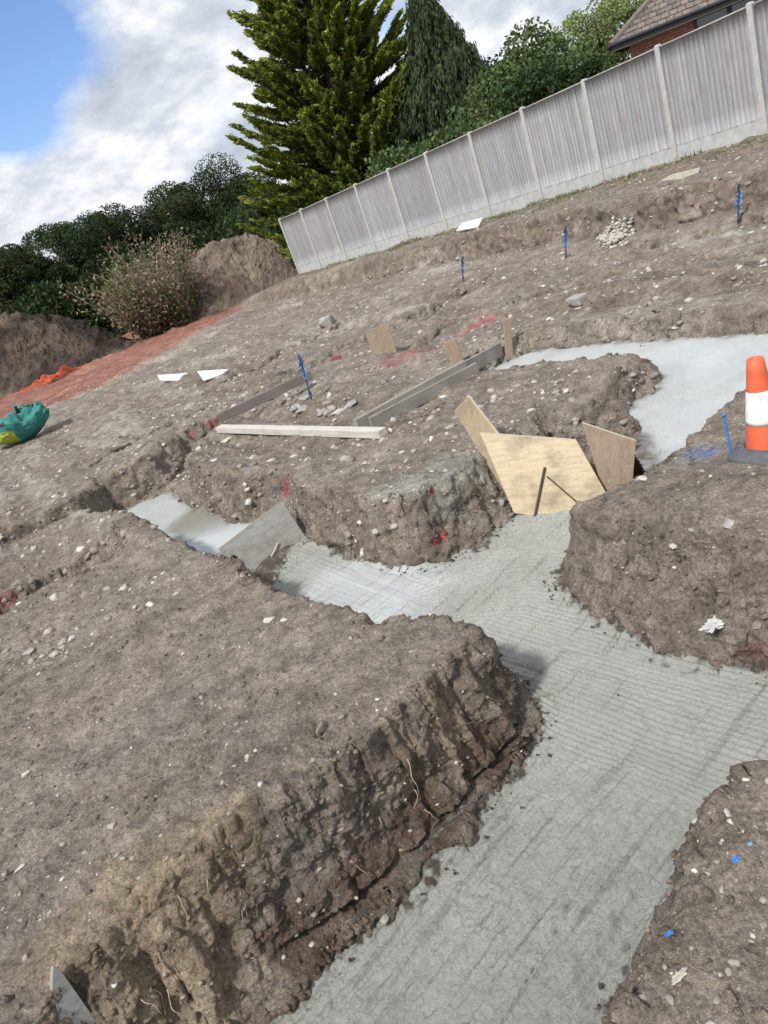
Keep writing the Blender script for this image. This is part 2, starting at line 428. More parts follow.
def make_hit():
    V_ = P.reshape(-1, 3); i_ = Vector(imr); u_ = Vector(imu); f_ = Vector(fwd)
    dep = V_ @ np.array(f_); ok = dep > .1
    X_ = np.where(ok, 384+F_PX*(V_ @ np.array(i_))/np.maximum(dep, .1), -1); Y_ = np.where(ok, 512-F_PX*(V_ @ np.array(u_))/np.maximum(dep, .1), -1)
    m = ok & (X_ > -20) & (X_ < 788) & (Y_ > 100) & (Y_ < 1044); ii = np.nonzero(m)[0]
    bx_ = (X_[ii]+20).astype(int); by_ = Y_[ii].astype(int); o_ = np.argsort(-dep[ii]); buf = np.full((808, 1044), -1, np.int64)
    buf[bx_[o_], by_[o_]] = ii[o_]
    def hit2(px, py):
        a, b = int(px)+20, int(py)
        for r_ in (1, 2, 4, 8):
            w_ = buf[max(a-r_, 0):a+r_+1, max(b-r_, 0):b+r_+1].ravel(); w_ = w_[w_ >= 0]
            if len(w_): 
                j = w_[np.argmin(dep[w_])]; return Vector(V_[j])
        return hit0(px, py)
    return hit2
hit0 = hit
def soil_color(x, y, z, steep):
    z0 = 0*x
    base = np.array([.240, .204, .171]); c = np.broadcast_to(base, x.shape+(3,)).copy()
    def blend(m, col):
        m = np.clip(m, 0, 1)[..., None]; c[:] = c*(1-m)+np.array(col)*m
    n = fbm(x, y, z, .8, 3, .5, 81)
    blend(ss(-.1, .6, n)*.5, (.315, .282, .252))
    # freshly cut, damp subsoil in the walls and bottom margins
    blend(steep*.50*ss(-.5, .3, fbm(x, y, z, 2.6, 3, .5, 82)), (.205, .168, .136))
    r = np.hypot(x, y)
    # ochre clay at the near corner of the left block
    e = fbm(x, y, z, 3.5, 3, .6, 83)
    for (px, py, rad, amt) in ((125, 885, .20, .7), (190, 850, .14, .6), (235, 825, .10, .75), (60, 940, .20, .7), (170, 900, .16, .4), (150, 935, .22, .5), (95, 975, .22, .5), (440, 690, .12, .4), (395, 725, .08, .5), (300, 850, .18, .3)):
        p = gp(px, py); blend(amt*ss(.15, .8, G(x, y, p, rad)+.35*e)*.8, (.35, .275, .18))
    # red-brown damp soil at the foot of the near wall
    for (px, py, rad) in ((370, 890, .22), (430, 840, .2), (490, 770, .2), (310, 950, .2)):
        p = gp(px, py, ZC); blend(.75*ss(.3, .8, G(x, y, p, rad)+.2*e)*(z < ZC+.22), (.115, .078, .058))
    # cement spilt on the middle block
    for (px, py, rad) in ((400, 487, .30), (450, 465, .28), (425, 480, .3)):
        p = gp(px, py); blend(.75*ss(.35, .7, G(x, y, p, rad)+.4*e), (.30, .30, .26))
    for (px, py, rad) in ((615, 233, .6), (500, 310, .5), (560, 300, .5), (430, 312, .35), (470, 300, .4), (690, 455, .25)):
        p = gp(px, py); blend(.5*ss(.35, .8, G(x, y, p, rad)+.5*e), (.33, .32, .29))
    # red marking paint sprayed on the ground
    f = fbm(x, y, z, 22., 4, .7, 84)
    for (px, py, rad, amt) in ((212, 425, .16, .6), (190, 436, .12, .5), (288, 487, .11, .9), (296, 480, .09, .8), (436, 541, .05, 1.0), (443, 538, .05, 1), (478, 327, .22, 1.), (466, 333, .15, 1), (490, 322, .15, .9), (455, 322, .3, .6), (400, 357, .4, .55),
                               (380, 345, .3, .4), (425, 352, .3, .4), (432, 492, .05, .9), (762, 655, .14, .3), (335, 357, .2, .5), (5, 598, .15, .7)):
        p = hit(px, py); dd = np.exp(-((x-p.x)**2+(y-p.y)**2+(z-p.z)**2)/(rad*rad))
        blend(.85*amt*ss(.42, .85, dd+.65*f), (.36, .075, .085))
    for (px, py, rad, amt) in ((272, 497, .06, .9), (275, 490, .05, .9), (250, 467, .06, .6), (12, 537, .08, .9), (700, 452, .16, .75), (714, 452, .10, .85)):
        p = hit(px, py); dd = np.exp(-((x-p.x)**2+(y-p.y)**2+(z-p.z)**2)/(rad*rad))
        blend(.75*amt*ss(.45, 1.0, dd+.6*f), (.07, .14, .36))
    # red clay haul strip between the heaps and the platform
    # straw-coloured grass and lime near the fence
    s, t = fence_coords(x, y)
    blend(.6*(1-ss(.3, 2.6, s+1.2*e))*(t < 20), (.23, .205, .125))
    blend(.45*(1-ss(.2, 1.4, s+1.2*n))*(t < 20), (.13, .135, .065))
    fb = np.exp(-((s-np.interp(t, [-4, 0, 3, 8, 19, 30], [3.7, 3.45, 2.3, 1.7, 1.4, 1.2])-.2)/.35)**2)
    blend(.75*fb*(t < 20)*ss(-.5, .2, e), (.165, .130, .102))
    # whitish dust at the foot of the bank
    rim = np.interp(t, [-4, 0, 3, 8, 19, 30], [3.7, 3.45, 2.3, 1.7, 1.4, 1.2])
    blend(.55*(1-ss(.1, .5, np.abs(s-rim-.95)+.5*e))*(t < 20)*(t > -6), (.36, .33, .27))
    # far platform: slightly darker, streaked pale and dark along the fence
    blend(.5*ss(6, 13, r)*(steep < .5), (.205, .175, .147))
    blend(.5*ss(.08, .45, fbm(t*.35, s*1.3, z0, 1.0, 5, .7, 87))*ss(5, 9, r), (.40, .37, .32))
    blend(.6*ss(.05, .4, fbm(t*.3, s*1.1, z0, 1.0, 5, .7, 88))*ss(5, 9, r), (.150, .118, .094))  # shade of crevices painted as dark streaks parallel to the fence
    # red clay haul strip between the heaps and the platform
    ST = pl([(-90, 470), (0, 428), (50, 410), (100, 389), (150, 361), (200, 332), (250, 304), (297, 279), (330, 262), (292, 262), (245, 268), (195, 300), (150, 322), (98, 345), (0, 384), (-90, 420)])
    ds = sdf_poly((x, y), ST)
    es = fbm(x*.35, y*1.2, z0, 1.0, 4, .65, 91)
    blend(.85*(1-ss(-.5, .7, ds+1.2*e)), (.250, .098, .072))
    blend(.8*ss(.0, .4, es)*(1-ss(-.5, .2, ds)), (.34, .165, .12)); blend(.45*ss(.05, .4, -es)*(1-ss(-.5, .2, ds)), (.15, .075, .056))
    blend(.55*np.exp(-((ds-.2+.6*e)/.5)**2)*(y < 29), (.36, .28, .21))
    # fields beyond
    blend(ss(48, 60, r), (.10, .12, .05))
    return c
# rearrange the grid: close the ring
hit_base = hit
idx = np.arange(nc*nr).reshape(nc, nr)
a = idx[:-1, :-1].ravel(); b_ = idx[1:, :-1].ravel(); c_ = idx[1:, 1:].ravel(); d_ = idx[:-1, 1:].ravel()
F1 = np.stack([a, d_, c_, b_], 1)
F2 = np.stack([idx[-1, :-1], idx[-1, 1:], idx[0, 1:], idx[0, :-1]], 1)
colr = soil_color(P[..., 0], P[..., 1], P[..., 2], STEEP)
hit2 = make_hit(); 
# centre fan
cv = np.array([[0, 0, hz(0., 0.)]])
Vt = np.concatenate([P.reshape(-1, 3), cv]); Ct = np.concatenate([colr.reshape(-1, 3), [[.17, .14, .11]]])
ci = nc*nr; nx = np.roll(idx[:, 0], -1)
F3 = np.stack([np.full(nc, ci), idx[:, 0], nx, nx], 1)
ground = mesh_np('ground', Vt, np.concatenate([F1, F2]), M_SOIL, smooth=True, col=Ct)
tag(ground, 'bare brown building platform cut by foundation trenches', kind='structure')

hit = hit2
# ------------------------------------------------------------------ concrete
def concrete_material():
    m, nt, b = newmat('wet_concrete'); co = objco(nt)
    at = nt.nodes.new('ShaderNodeAttribute'); at.attribute_name = 'Col'
    sp = nt.nodes.new('ShaderNodeSeparateColor'); L(nt, at.outputs['Color'], sp.inputs[0])
    wet, dirt, gloss = sp.outputs[0], sp.outputs[1], sp.outputs[2]
    n1 = noise(nt, co, 2.2, 5, .6, .4); n2 = noise(nt, co, 60, 6, .75); n3 = noise(nt, co, 11, 6, .65)
    c = ramp(nt, n1, [(.3, (.435, .442, .402)), (.7, (.53, .536, .492))])
    c = mix(nt, 1.0, c, ramp(nt, n2, [(.34, .74), (.46, .98), (.56, 1.02), (.70, 1.18)]), 'MULTIPLY')
    c = mix(nt, 1.0, c, ramp(nt, n3, [(.3, .90), (.7, 1.07)]), 'MULTIPLY')
    c = mix(nt, gloss, c, mix(nt, 1.0, (.52, .55, .56), ramp(nt, n1, [(.3, .88), (.7, 1.05)]), 'MULTIPLY'))
    c = mix(nt, wet, c, (.17, .165, .125))
    dm = math_(nt, 'MULTIPLY', dirt, ramp(nt, n3, [(.25, .3), (.75, 1.8)]))
    c = mix(nt, dm, c, (.105, .085, .066))
    L(nt, c, b.inputs['Base Color'])
    rg = nt.nodes.new('ShaderNodeMapRange'); L(nt, math_(nt, 'MAXIMUM', gloss, wet), rg.inputs[0])
    rg.inputs[3].default_value = .72; rg.inputs[4].default_value = .20
    L(nt, rg.outputs[0], b.inputs['Roughness'])
    sm = math_(nt, 'SUBTRACT', 1.0, math_(nt, 'MULTIPLY', math_(nt, 'MAXIMUM', gloss, wet), .82))
    hgt = math_(nt, 'MULTIPLY', math_(nt, 'ADD', noise(nt, co, 45, 8, .75), math_(nt, 'MULTIPLY', noise(nt, co, 140, 4, .7), .4)), sm)
    bump(nt, b, hgt, 1.0, .030)
    return m
M_CON = concrete_material()
def sheet(name, poly, z, res, hfun, cfun, label, margin=.2):
    xs = [p[0] for p in poly]; ys = [p[1] for p in poly]
    gx = np.arange(min(xs)-margin, max(xs)+margin, res); gy = np.arange(min(ys)-margin, max(ys)+margin, res)
    X, Y = np.meshgrid(gx, gy, indexing='ij')
    d = sdf_poly((X, Y), poly)
    Z = z+hfun(X, Y, d)
    id_ = np.arange(X.size).reshape(X.shape)
    keep = (d < margin)
    kf = keep[:-1, :-1] & keep[1:, :-1] & keep[1:, 1:] & keep[:-1, 1:]
    F_ = np.stack([id_[:-1, :-1][kf], id_[1:, :-1][kf], id_[1:, 1:][kf], id_[:-1, 1:][kf]], 1)
    used, inv = np.unique(F_, return_inverse=True)
    V = np.stack([X.ravel(), Y.ravel(), Z.ravel()], 1)[used]
    C = cfun(X, Y, d).reshape(-1, 3)[used]
    o = mesh_np(name, V, inv.reshape(F_.shape), M_CON, smooth=True, col=C)
    tag(o, label, kind='structure'); return o
def streak(x, y, ang, fl, fw, seed):
    ca, sa = math.cos(ang), math.sin(ang); u = x*ca+y*sa; v = -x*sa+y*ca
    z0 = 0*x
    w = .05*vn(x*1.1, y*1.1, z0, seed+9)
    return fbm(u*fl, (v+w)*fw, z0, 1.0, 3, .6, seed)
jc = gp(560, 650, ZC)
def main_h(x, y, d):
    z0 = 0*x
    A_ = .5*streak(x, y, math.radians(34), 1.0, 14, 101)+.6*streak(x, y, math.radians(34), 2.0, 46, 103)
    D_ = .7*streak(x, y, math.radians(-57), 1.3, 30, 111)
    B0_ = streak(x, y, math.radians(121), .9, 13, 121)
    def comb(ang, pitch_, seed):
        ca, sa = math.cos(ang), math.sin(ang); u = x*ca+y*sa; v = -x*sa+y*ca
        w_ = v+.030*vn(u*.9, v*2, z0, seed)+.010*vn(u*3, v*6, z0, seed+1)
        return np.sin(w_*2*np.pi/pitch_)*(.35+.65*ss(-.4, .5, vn(u*1.6, v*22, z0, seed+2)))
    D_ = .55*comb(math.radians(-56), .034, 114)+.5*D_; B_ = .14*comb(math.radians(121), .046, 124)+.8*B0_; A_ = .20*comb(math.radians(34), .050, 104)+1.5*A_
    # zones: near trench A, cross run D through the junction, run B to the left, ripples towards the ply
    pA = gp(470, 930, ZC); pB = gp(330, 580, ZC); pR = gp(505, 570, ZC); pD = gp(690, 700, ZC); pJ = gp(560, 650, ZC)
    wA = G(x, y, pA, .9)+1e-4; wB = G(x, y, pB, .95)+1e-4; wD = G(x, y, pD, .55)+G(x, y, pJ, .42)+1e-4; wR = 1.2*G(x, y, pR, .45)+1e-5
    wA = wA**2.2; wB = wB**2.2; wD = (1.15*wD)**2.2; wR = wR**2.2
    q = np.hypot(x-pR[0]+.5, y-pR[1]+1.1)
    R_ = np.sin(q*150+4*vn(x*4, y*4, z0, 77)+2*vn(x*13, y*13, z0, 78))*.55+.4*vn(x*30, y*30, z0, 79)
    sW = wA+wB+wD+wR
    h = (.018*A_*wA+.010*B_*wB+.016*D_*wD+.014*R_*wR)/sW
    # long tine grooves in A
    ca = streak(x, y, math.radians(35), .7, 9, 131)
    h = h-.016*ss(.12, .4, ca)*wA/sW
    gr = np.abs(streak(x, y, math.radians(36), .45, 5, 137)); gm = ss(-.1, .3, vn(x*2.1, y*2.1, z0, 138))
    h = h-.012*np.exp(-(gr/.014)**2)*gm*wA/sW
    h = h+.012*fbm(x, y, z0, 1.5, 3, .5, 132)+.014*fbm(x, y, z0, 30, 4, .72, 133)*(wA+.5*wD+.35*wR)/sW
    h = h+.03*ss(-.07, .05, d)                 # concrete rides up against the earth
    return h
def main_c(x, y, d):
    z0 = 0*x; n = fbm(x, y, z0, 5, 4, .6, 141); n2 = fbm(x, y, z0, 28, 3, .6, 142)
    dirt = .9*ss(-.05, .03, d+.10*n+.07*n2)+.35*ss(.26, .40, n2)*ss(-.18, -.03, d+.1*n)
    pN = gp(600, 930, ZC); dirt = dirt+.30*G(x, y, pN, .30)*ss(.15, .45, n2)+.30*ss(.30, .45, streak(x, y, math.radians(35), 2.2, 60, 139)+.15*n2)
    pB = gp(360, 595, ZC); gl = .75*ss(.35, .8, G(x, y, pB, .8)+.15*n)
    return np.stack([0*x+.0*n, np.clip(dirt, 0, 1), np.clip(gl, 0, 1)], -1)
sheet('concrete', MAIN, ZC, .0055, main_h, main_c, 'rough raked wet concrete filling the near foundation trenches')
def wet_h(x, y, d): return .004*fbm(x, y, 0*x, 2.5, 2, .5, 151)+.02*ss(-.05, .05, d)
def wet_c(x, y, d):
    z0 = 0*x; n = fbm(x, y, z0, 1.9, 4, .6, 152); n2 = fbm(x, y, z0, 7, 4, .6, 153)
    pm = gp(215, 512, ZW); pw = gp(235, 545, ZW)
    wet = .85*ss(.1, .45, G(x, y, pm, .75)*.9+.5*n-.15); wet = np.clip(wet*(1-G(x, y, pw, .9)), 0, 1)
    gl = np.clip(.45+.5*n+.8*G(x, y, pw, .9), 0, 1)
    return np.stack([wet, .6*ss(-.1, .03, d+.08*n2), gl], -1)
sheet('concrete', WET, ZW, .02, wet_h, wet_c, 'smooth watery concrete in the left trench beyond the grey stop board')
def up_h(x, y, d):
    z0 = 0*x
    e = streak(x, y, math.radians(60), .35, 4.5, 161)
    p = gp(700, 385, ZU)
    return .012*ss(.05, .3, e)*G(x, y, p, 1.2)+.006*fbm(x, y, z0, 2.2, 2, .5, 162)+.0025*fbm(x, y, z0, 18, 3, .6, 163)+.02*ss(-.06, .05, d)
def up_c(x, y, d):
    z0 = 0*x; n = fbm(x, y, z0, 1.3, 4, .6, 164); n2 = fbm(x, y, z0, 8, 3, .6, 165)
    return np.stack([0*x, np.clip(.7*ss(-.10, .03, d+.08*n2), 0, 1), np.clip(.72+.4*n, 0, 1)], -1)
sheet('concrete', UPP, ZU, .014, up_h, up_c, 'smooth pale concrete in the upper trench behind the plywood stop', .12)
# strips in the far trenches
def strip(pts_px, hw, dz, lab):
    pts = [np.array(gp(a, b)[:2]) for a, b in pts_px]; lft = []; rgt = []
    for i, p in enumerate(pts):
        q = pts[min(i+1, len(pts)-1)]-pts[max(i-1, 0)]; q = q/np.linalg.norm(q); nn = np.array([-q[1], q[0]])
        lft.append(tuple(p+nn*hw)); rgt.append(tuple(p-nn*hw))
    poly = lft+rgt[::-1]; zz = float(np.mean([hz(*p) for p in pts]))+dz
    sheet('concrete', poly, 0, .05, lambda x, y, d: plat(x, y)+dz+.02*fbm(x, y, 0*x, 1.2, 3, .5, 171), lambda x, y, d: np.stack([0*x, .35+.5*fbm(x, y, 0*x, 1.7, 3, .5, 172), .5+0*x], -1), lab, .08)
strip([(500, 279), (515, 274), (545, 266)], .30, -.10, 'small pale concrete patch between the two far trenches')
strip([(545, 266), (600, 256), (650, 246), (710, 234), (768, 220), (840, 200)], .2, -.175, 'pale concrete strip at the foot of the bank below the fence')
strip([(345, 352), (400, 330), (450, 304), (500, 286), (530, 274)], .2, -.21, 'thin pale concrete strip in the shallow middle trench')

# ------------------------------------------------------------------ scattered gravel and clods
def cell_area():
    du = np.gradient(P, axis=0); dv = np.gradient(P, axis=1)
    return np.linalg.norm(np.cross(du, dv), axis=-1)
AREA = cell_area()
ICO = None
def ico():
    t = (1+5**.5)/2
    v = np.array([(-1, t, 0), (1, t, 0), (-1, -t, 0), (1, -t, 0), (0, -1, t), (0, 1, t), (0, -1, -t), (0, 1, -t), (t, 0, -1), (t, 0, 1), (-t, 0, -1), (-t, 0, 1)])
    v /= np.linalg.norm(v[0])
    f = np.array([(0, 11, 5), (0, 5, 1), (0, 1, 7), (0, 7, 10), (0, 10, 11), (1, 5, 9), (5, 11, 4), (11, 10, 2), (10, 7, 6), (7, 1, 8), (3, 9, 4), (3, 4, 2), (3, 2, 6), (3, 6, 8), (3, 8, 9), (4, 9, 5), (2, 4, 11), (6, 2, 10), (8, 6, 7), (9, 8, 1)])
    return v, f
IV, IF = ico()
azd = np.degrees(az)
inview = ((azd > -52) & (azd < 42))[:, None]
def scatter(n, weight, rmin, rmax, power, colors, name, mat, label, cat, jitter=.5, flat=.7, sink=.6, colfun=None, smooth=False):
    w = (AREA*weight*inview).ravel().astype(np.float64); w[~np.isfinite(w)] = 0
    w = np.cumsum(w); w /= w[-1]
    ii = np.searchsorted(w, rng.random(n))
    ii = np.clip(ii, 0, nc*nr-1)
    pos = P.reshape(-1, 3)[ii]; nn = NRM.reshape(-1, 3)[ii]
    sz = rmin+(rmax-rmin)*rng.random(n)**power
    V = IV[None]*(1+jitter*(rng.random((n, 12, 1))*2-1))
    sc = np.stack([np.ones(n), .55+.45*rng.random(n), flat*(.5+.5*rng.random(n))], 1)
    V = V*sc[:, None, :]
    a = rng.random(n)*2*np.pi; tl = rng.normal(0, .35, n)
    ca, sa = np.cos(a), np.sin(a); ct, st = np.cos(tl), np.sin(tl)
    x, y, z = V[..., 0], V[..., 1], V[..., 2]
    y, z = y*ct[:, None]-z*st[:, None], y*st[:, None]+z*ct[:, None]
    x, y = x*ca[:, None]-y*sa[:, None], x*sa[:, None]+y*ca[:, None]
    V = np.stack([x, y, z], -1)*sz[:, None, None]
    V = V+(pos+nn*(sz*flat*(.5-sink))[:, None])[:, None, :]
    Fs = (IF[None]+12*np.arange(n)[:, None, None]).reshape(-1, 3)
    if colfun is None:
        cols = np.array(colors)[rng.integers(0, len(colors), n)]*(.75+.5*rng.random((n, 1)))
    else: cols = colfun(ii)*(.8+.4*rng.random((n, 1)))
    C = np.repeat(cols, 12, axis=0)
    o = mesh_np(name, V.reshape(-1, 3), Fs, mat, col=C, smooth=smooth)
    tag(o, label, cat, kind='stuff'); return o
M_STONE = colmat('stone', .8, .25, 60, .4, .003)
RR = R
dens = np.where(RR < 14, 1, 0)*np.clip(5.0/(RR+1.2), .12, 1.6)*np.where(P[..., 2] < plat(P[..., 0], P[..., 1])-.52, .25, 1)
patch = .35+1.2*ss(-.1, .5, fbm(P[..., 0], P[..., 1], P[..., 2], 1.7, 4, .65, 201))
WH = [(.34, .30, .26), (.40, .36, .31), (.29, .255, .22), (.26, .225, .19), (.23, .20, .17), (.20, .17, .145), (.47, .44, .39), (.27, .24, .21)]
scatter(34000, dens*patch*(1-.55*STEEP), .0020, .017, 7.5, WH, 'gravel', M_STONE, 'pale chalk and flint gravel lying over the bare soil', 'gravel')
farw = np.where((RR > 5) & (RR < 26), 1, 0)*np.clip(12/(RR+1), .3, 2)*patch
scatter(36000, farw, .006, .055, 6.5, WH, 'gravel', M_STONE, 'larger pale rubble specks across the far platform', 'gravel')
clodw = np.where(RR < 10, 1, 0)*(.30+.35*STEEP+.8*ss(.1, .5, fbm(P[..., 0], P[..., 1], P[..., 2], 2.3, 3, .6, 202)))*np.clip(4/(RR+1), .2, 1.5)
cflat = colr.reshape(-1, 3)
scatter(30000, clodw, .0025, .020, 5.5, None, 'soil_crumbs', M_CLOD, 'loose brown soil crumbs and clods on the trench sides and rims', 'soil', .42, .8, .35, colfun=lambda ii: cflat[ii]*np.array([1., .97, .94]))
# crumbs fallen on the concrete edges
def crumbs_on(poly, z, n, lab, d0=-.25):
    xs = [p[0] for p in poly]; ys = [p[1] for p in poly]
    X = rng.uniform(max(min(xs), -1.9), max(xs), n*30); Y = rng.uniform(max(min(ys), .6), max(ys), n*30)
    d = sdf_poly((X, Y), poly); pr = np.exp(-np.abs(np.minimum(d+.02, 0))/.045)*(d < .02)*(d > d0)+.002*(d < 0)
    pr = pr*ss(-.15, .35, fbm(X, Y, 0*X, 3.5, 3, .6, 210))
    m = rng.random(len(X)) < pr; X = X[m][:n]; Y = Y[m][:n]; n = len(X)
    sz = .0015+.0095*rng.random(n)**4.5
    V = IV[None]*(1+.3*(rng.random((n, 12, 1))*2-1))*np.stack([np.ones(n), .7+.3*rng.random(n), .7*np.ones(n)], 1)[:, None, :]
    a = rng.random(n)*6.28; x = V[..., 0]*np.cos(a)[:, None]-V[..., 1]*np.sin(a)[:, None]; y = V[..., 0]*np.sin(a)[:, None]+V[..., 1]*np.cos(a)[:, None]
    V = np.stack([x, y, V[..., 2]], -1)*sz[:, None, None]
    V[..., 0] += X[:, None]; V[..., 1] += Y[:, None]; V[..., 2] += z+.008
    C = np.repeat(np.array([[.10, .082, .066]])*(.7+.7*rng.random((n, 1))), 12, 0)
    o = mesh_np('soil_crumbs', V.reshape(-1, 3), (IF[None]+12*np.arange(n)[:, None, None]).reshape(-1, 3), M_CLOD, col=C)
    tag(o, lab, 'soil', kind='stuff')
crumbs_on(MAIN, ZC, 4200, 'dark soil crumbs fallen along the edges of the near concrete')
crumbs_on(UPP, ZU, 700, 'soil crumbs along the edges of the upper concrete')

# ------------------------------------------------------------------ wood materials
def wood_material(name, c1, c2, dark, stretch=(2, 22, 22), dirt=.4, rough=.7):
    m, nt, b = newmat(name); co = objco(nt)
    mp = mapping(nt, co, stretch)
    n1 = noise(nt, mp, 1.6, 6, .62, .5); n2 = noise(nt, co, 5, 4, .6); n3 = noise(nt, mp, 6, 3, .6)
    c = ramp(nt, n1, [(.28, c2), (.48, c1), (.62, tuple(v*1.08 for v in c1)), (.75, c2)])
    c = mix(nt, ramp(nt, n3, [(.56, 0.0), (.72, .55)]), c, dark)
    c = mix(nt, math_(nt, 'MULTIPLY', ramp(nt, n2, [(.48, 0.0), (.68, 1.0)]), dirt), c, (.14, .11, .085))
    n7 = noise(nt, co, 38, 5, .7); c = mix(nt, ramp(nt, n7, [(.60, 0.0), (.66, .7)]), c, (.38, .36, .32))
    L(nt, c, b.inputs['Base Color']); b.inputs['Roughness'].default_value = rough
    bump(nt, b, n1, .35, .003); return m
M_PLY = wood_material('plywood_face', (.57, .465, .31), (.45, .36, .225), (.26, .17, .09), (3, 3, 26), .55)
M_PLYB = wood_material('brown_ply', (.31, .235, .165), (.25, .185, .125), (.12, .08, .05), (22, 22, 2.5), .5)
M_PLYE = simple('ply_edge', (.58, .49, .36), .8, 80, .3)
M_GREYB = wood_material('grey_board', (.31, .305, .28), (.24, .235, .21), (.13, .12, .10), (3, 3, 18), .5, .55)
M_GREYT = wood_material('weathered_timber', (.27, .25, .22), (.20, .185, .16), (.09, .08, .07), (2, 25, 25), .35)
M_WHITET = wood_material('pale_timber', (.52, .49, .44), (.44, .41, .36), (.36, .32, .27), (1.5, 20, 20), .18)
M_STEEL = simple('rusty_steel', (.075, .06, .05), .6, 50, .4, .3)
M_FENCEW = None

def board_from(corners, th, name, mat, parent=None, back=None):
    """flat board with real thickness through world-space corners; local x along the first edge"""
    c = [Vector(p) for p in corners]
    n = (c[1]-c[0]).cross(c[2]-c[1]).normalized()
    if n.dot(-c[0]) < 0: n = -n                 # towards the viewer's side
    mb = MB(); mb.prism([p for p in c], -n, th)
    o = mb.build(name, mat, parent, bevel=.002)
    return o, n

def on_line(px, py, p0, n0):
    """pixel ray onto the plane through p0 with normal n0"""
    d = Vector(ray(px, py)); return d*(Vector(p0).dot(n0)/d.dot(n0))

# --- big plywood stop end
pl_a = Vector(gp(518, 517, ZC)); pl_b = Vector(gp(600, 506, ZC))
e = (pl_b-pl_a).normalized(); nrm = Vector((e.y, -e.x, 0)).normalized()
if nrm.dot(-pl_a) < 0: nrm = -nrm
lean = math.radians(14); nb = (nrm*math.cos(lean)+Vector((0, 0, 1))*math.sin(lean)).normalized()
cs = [on_line(a, b, pl_a, nb) for a, b in ((514, 513), (578, 523), (611, 502), (576, 440), (480, 433))]
stop = empty('stop_end', pl_a)
def under(o, par):
    o.parent = par; o.matrix_parent_inverse = Matrix.Translation(-Vector(par.location)); return o
mb = MB(); mb.prism(cs, -nb, .018); o = mb.build('plywood_sheet', M_PLY, bevel=.001)
rebase(o, cs[0]); o.parent = stop; o.location = cs[0]-pl_a
def stake_on(px0, px1, r, parent, nm, off=.012, mat=M_STEEL):
    a = on_line(*px0, pl_a, nb)+nb*off; b = on_line(*px1, pl_a, nb)+nb*off
    mb = MB(); mb.tube([a, (a+b)/2, b], r, 8); o = mb.build(nm, mat); rebase(o, a); o.parent = parent; o.location = a-pl_a
stake_on((545, 467), (535, 516), .009, stop, 'steel_pin')
stake_on((547, 476), (588, 511), .006, stop, 'diagonal_bar', .009)  # thin dark diagonal tube across the sheet
# top lipping, the pale cut edge
a, b = cs[3], cs[4]
mb = MB(); mb.prism([a+nb*.001, b+nb*.001, b-nb*.019, a-nb*.019], Vector((0, 0, 1)), .004); o = mb.build('cut_edge', M_PLYE); rebase(o, a); o.parent = stop; o.location = a-pl_a
tag(stop, 'cream plywood sheet standing across the trench with a dark pin and diagonal bar', 'board')
# --- narrow cream board leaning at its left
q0 = pl_a+Vector((-.12, .1, 0)); nl = (Matrix.Rotation(math.radians(-16), 3, 'Z') @ nb).normalized(); p0 = cs[4]-nb*.045
cl_ = [on_line(a, b, p0, nl) for a, b in ((454, 410), (468, 397), (499, 436), (497, 470), (505, 478))]
cl_ = [on_line(a, b, p0, nl) for a, b in ((454, 411), (468, 396), (500, 437), (512, 505), (486, 462))]
M_PLY2 = wood_material('aged_plywood', (.33, .26, .165), (.25, .195, .12), (.14, .10, .065), (3, 26, 3), .6)
mb = MB(); mb.prism(cl_, -nl, .018); o = mb.build('leaning_board', M_PLY2, bevel=.001); rebase(o, cl_[0]); lb_ = o
mb = MB(); a, b = cl_[1], cl_[2]; ed = (b-a).normalized().cross(nl).normalized()
mb.prism([a+nl*.001, b+nl*.001, b-nl*.019, a-nl*.019], ed if ed.z > 0 else -ed, .004); q_ = mb.build('cut_edge', M_PLYE); rebase(q_, a); q_.parent = lb_; q_.location = a-cl_[0]
tag(o, 'narrow cream plywood offcut leaning on the left end of the plywood stop', 'board')
# --- brown board at its right
nr_ = Vector((-.42, -.90, .12)).normalized(); p0 = cs[3]-nb*.035
cr_ = [on_line(a, b, p0, nr_) for a, b in ((582, 423), (636, 441), (632, 488), (620, 503), (606, 500))]
mb = MB(); mb.prism(cr_, -nr_, .018); o = mb.build('side_board', M_PLYB, bevel=.001); rebase(o, cr_[0])
tag(o, 'brown plywood board standing upright behind the right end of the cream stop', 'board')
bo = o
mb = MB(); a, b = cr_[0], cr_[1]
mb.prism([a+nr_*.001, b+nr_*.001, b-nr_*.019, a-nr_*.019], Vector((0, 0, 1)), .004); o = mb.build('cut_edge', M_PLYE); rebase(o, a); o.parent = bo; o.location = a-cr_[0]
# --- grey stop board in the left trench
ga = Vector(gp(246, 573, ZC)); gb = Vector(gp(305, 540, ZC)); e = (gb-ga).normalized(); nrm = Vector((e.y, -e.x, 0)).normalized()
if nrm.dot(-ga) < 0: nrm = -nrm
ng = (nrm*math.cos(math.radians(20))+Vector((0, 0, 1))*math.sin(math.radians(20))).normalized()
cg = [on_line(a, b, ga, ng) for a, b in ((219, 549), (282, 501), (309, 542), (250, 580), (238, 573))]
mb = MB(); mb.prism(cg, -ng, .02); gbo = mb.build('grey_stop_board', M_GREYB, bevel=.0015); rebase(gbo, cg[0])
tag(gbo, 'grey cement-stained board leaning across the left trench between two concrete pours', 'board')
mb = MB(); a, b = cg[0], cg[1]
mb.prism([a+ng*.001, b+ng*.001, b-ng*.021, a-ng*.021], Vector((0, 0, 1)), .006); o = mb.build('cut_edge', M_PLYE); rebase(o, a); o.parent = gbo; o.location = a-cg[0]
a = on_line(278, 543, ga, ng)+ng*.01; b = on_line(265, 568, ga, ng)+ng*.04
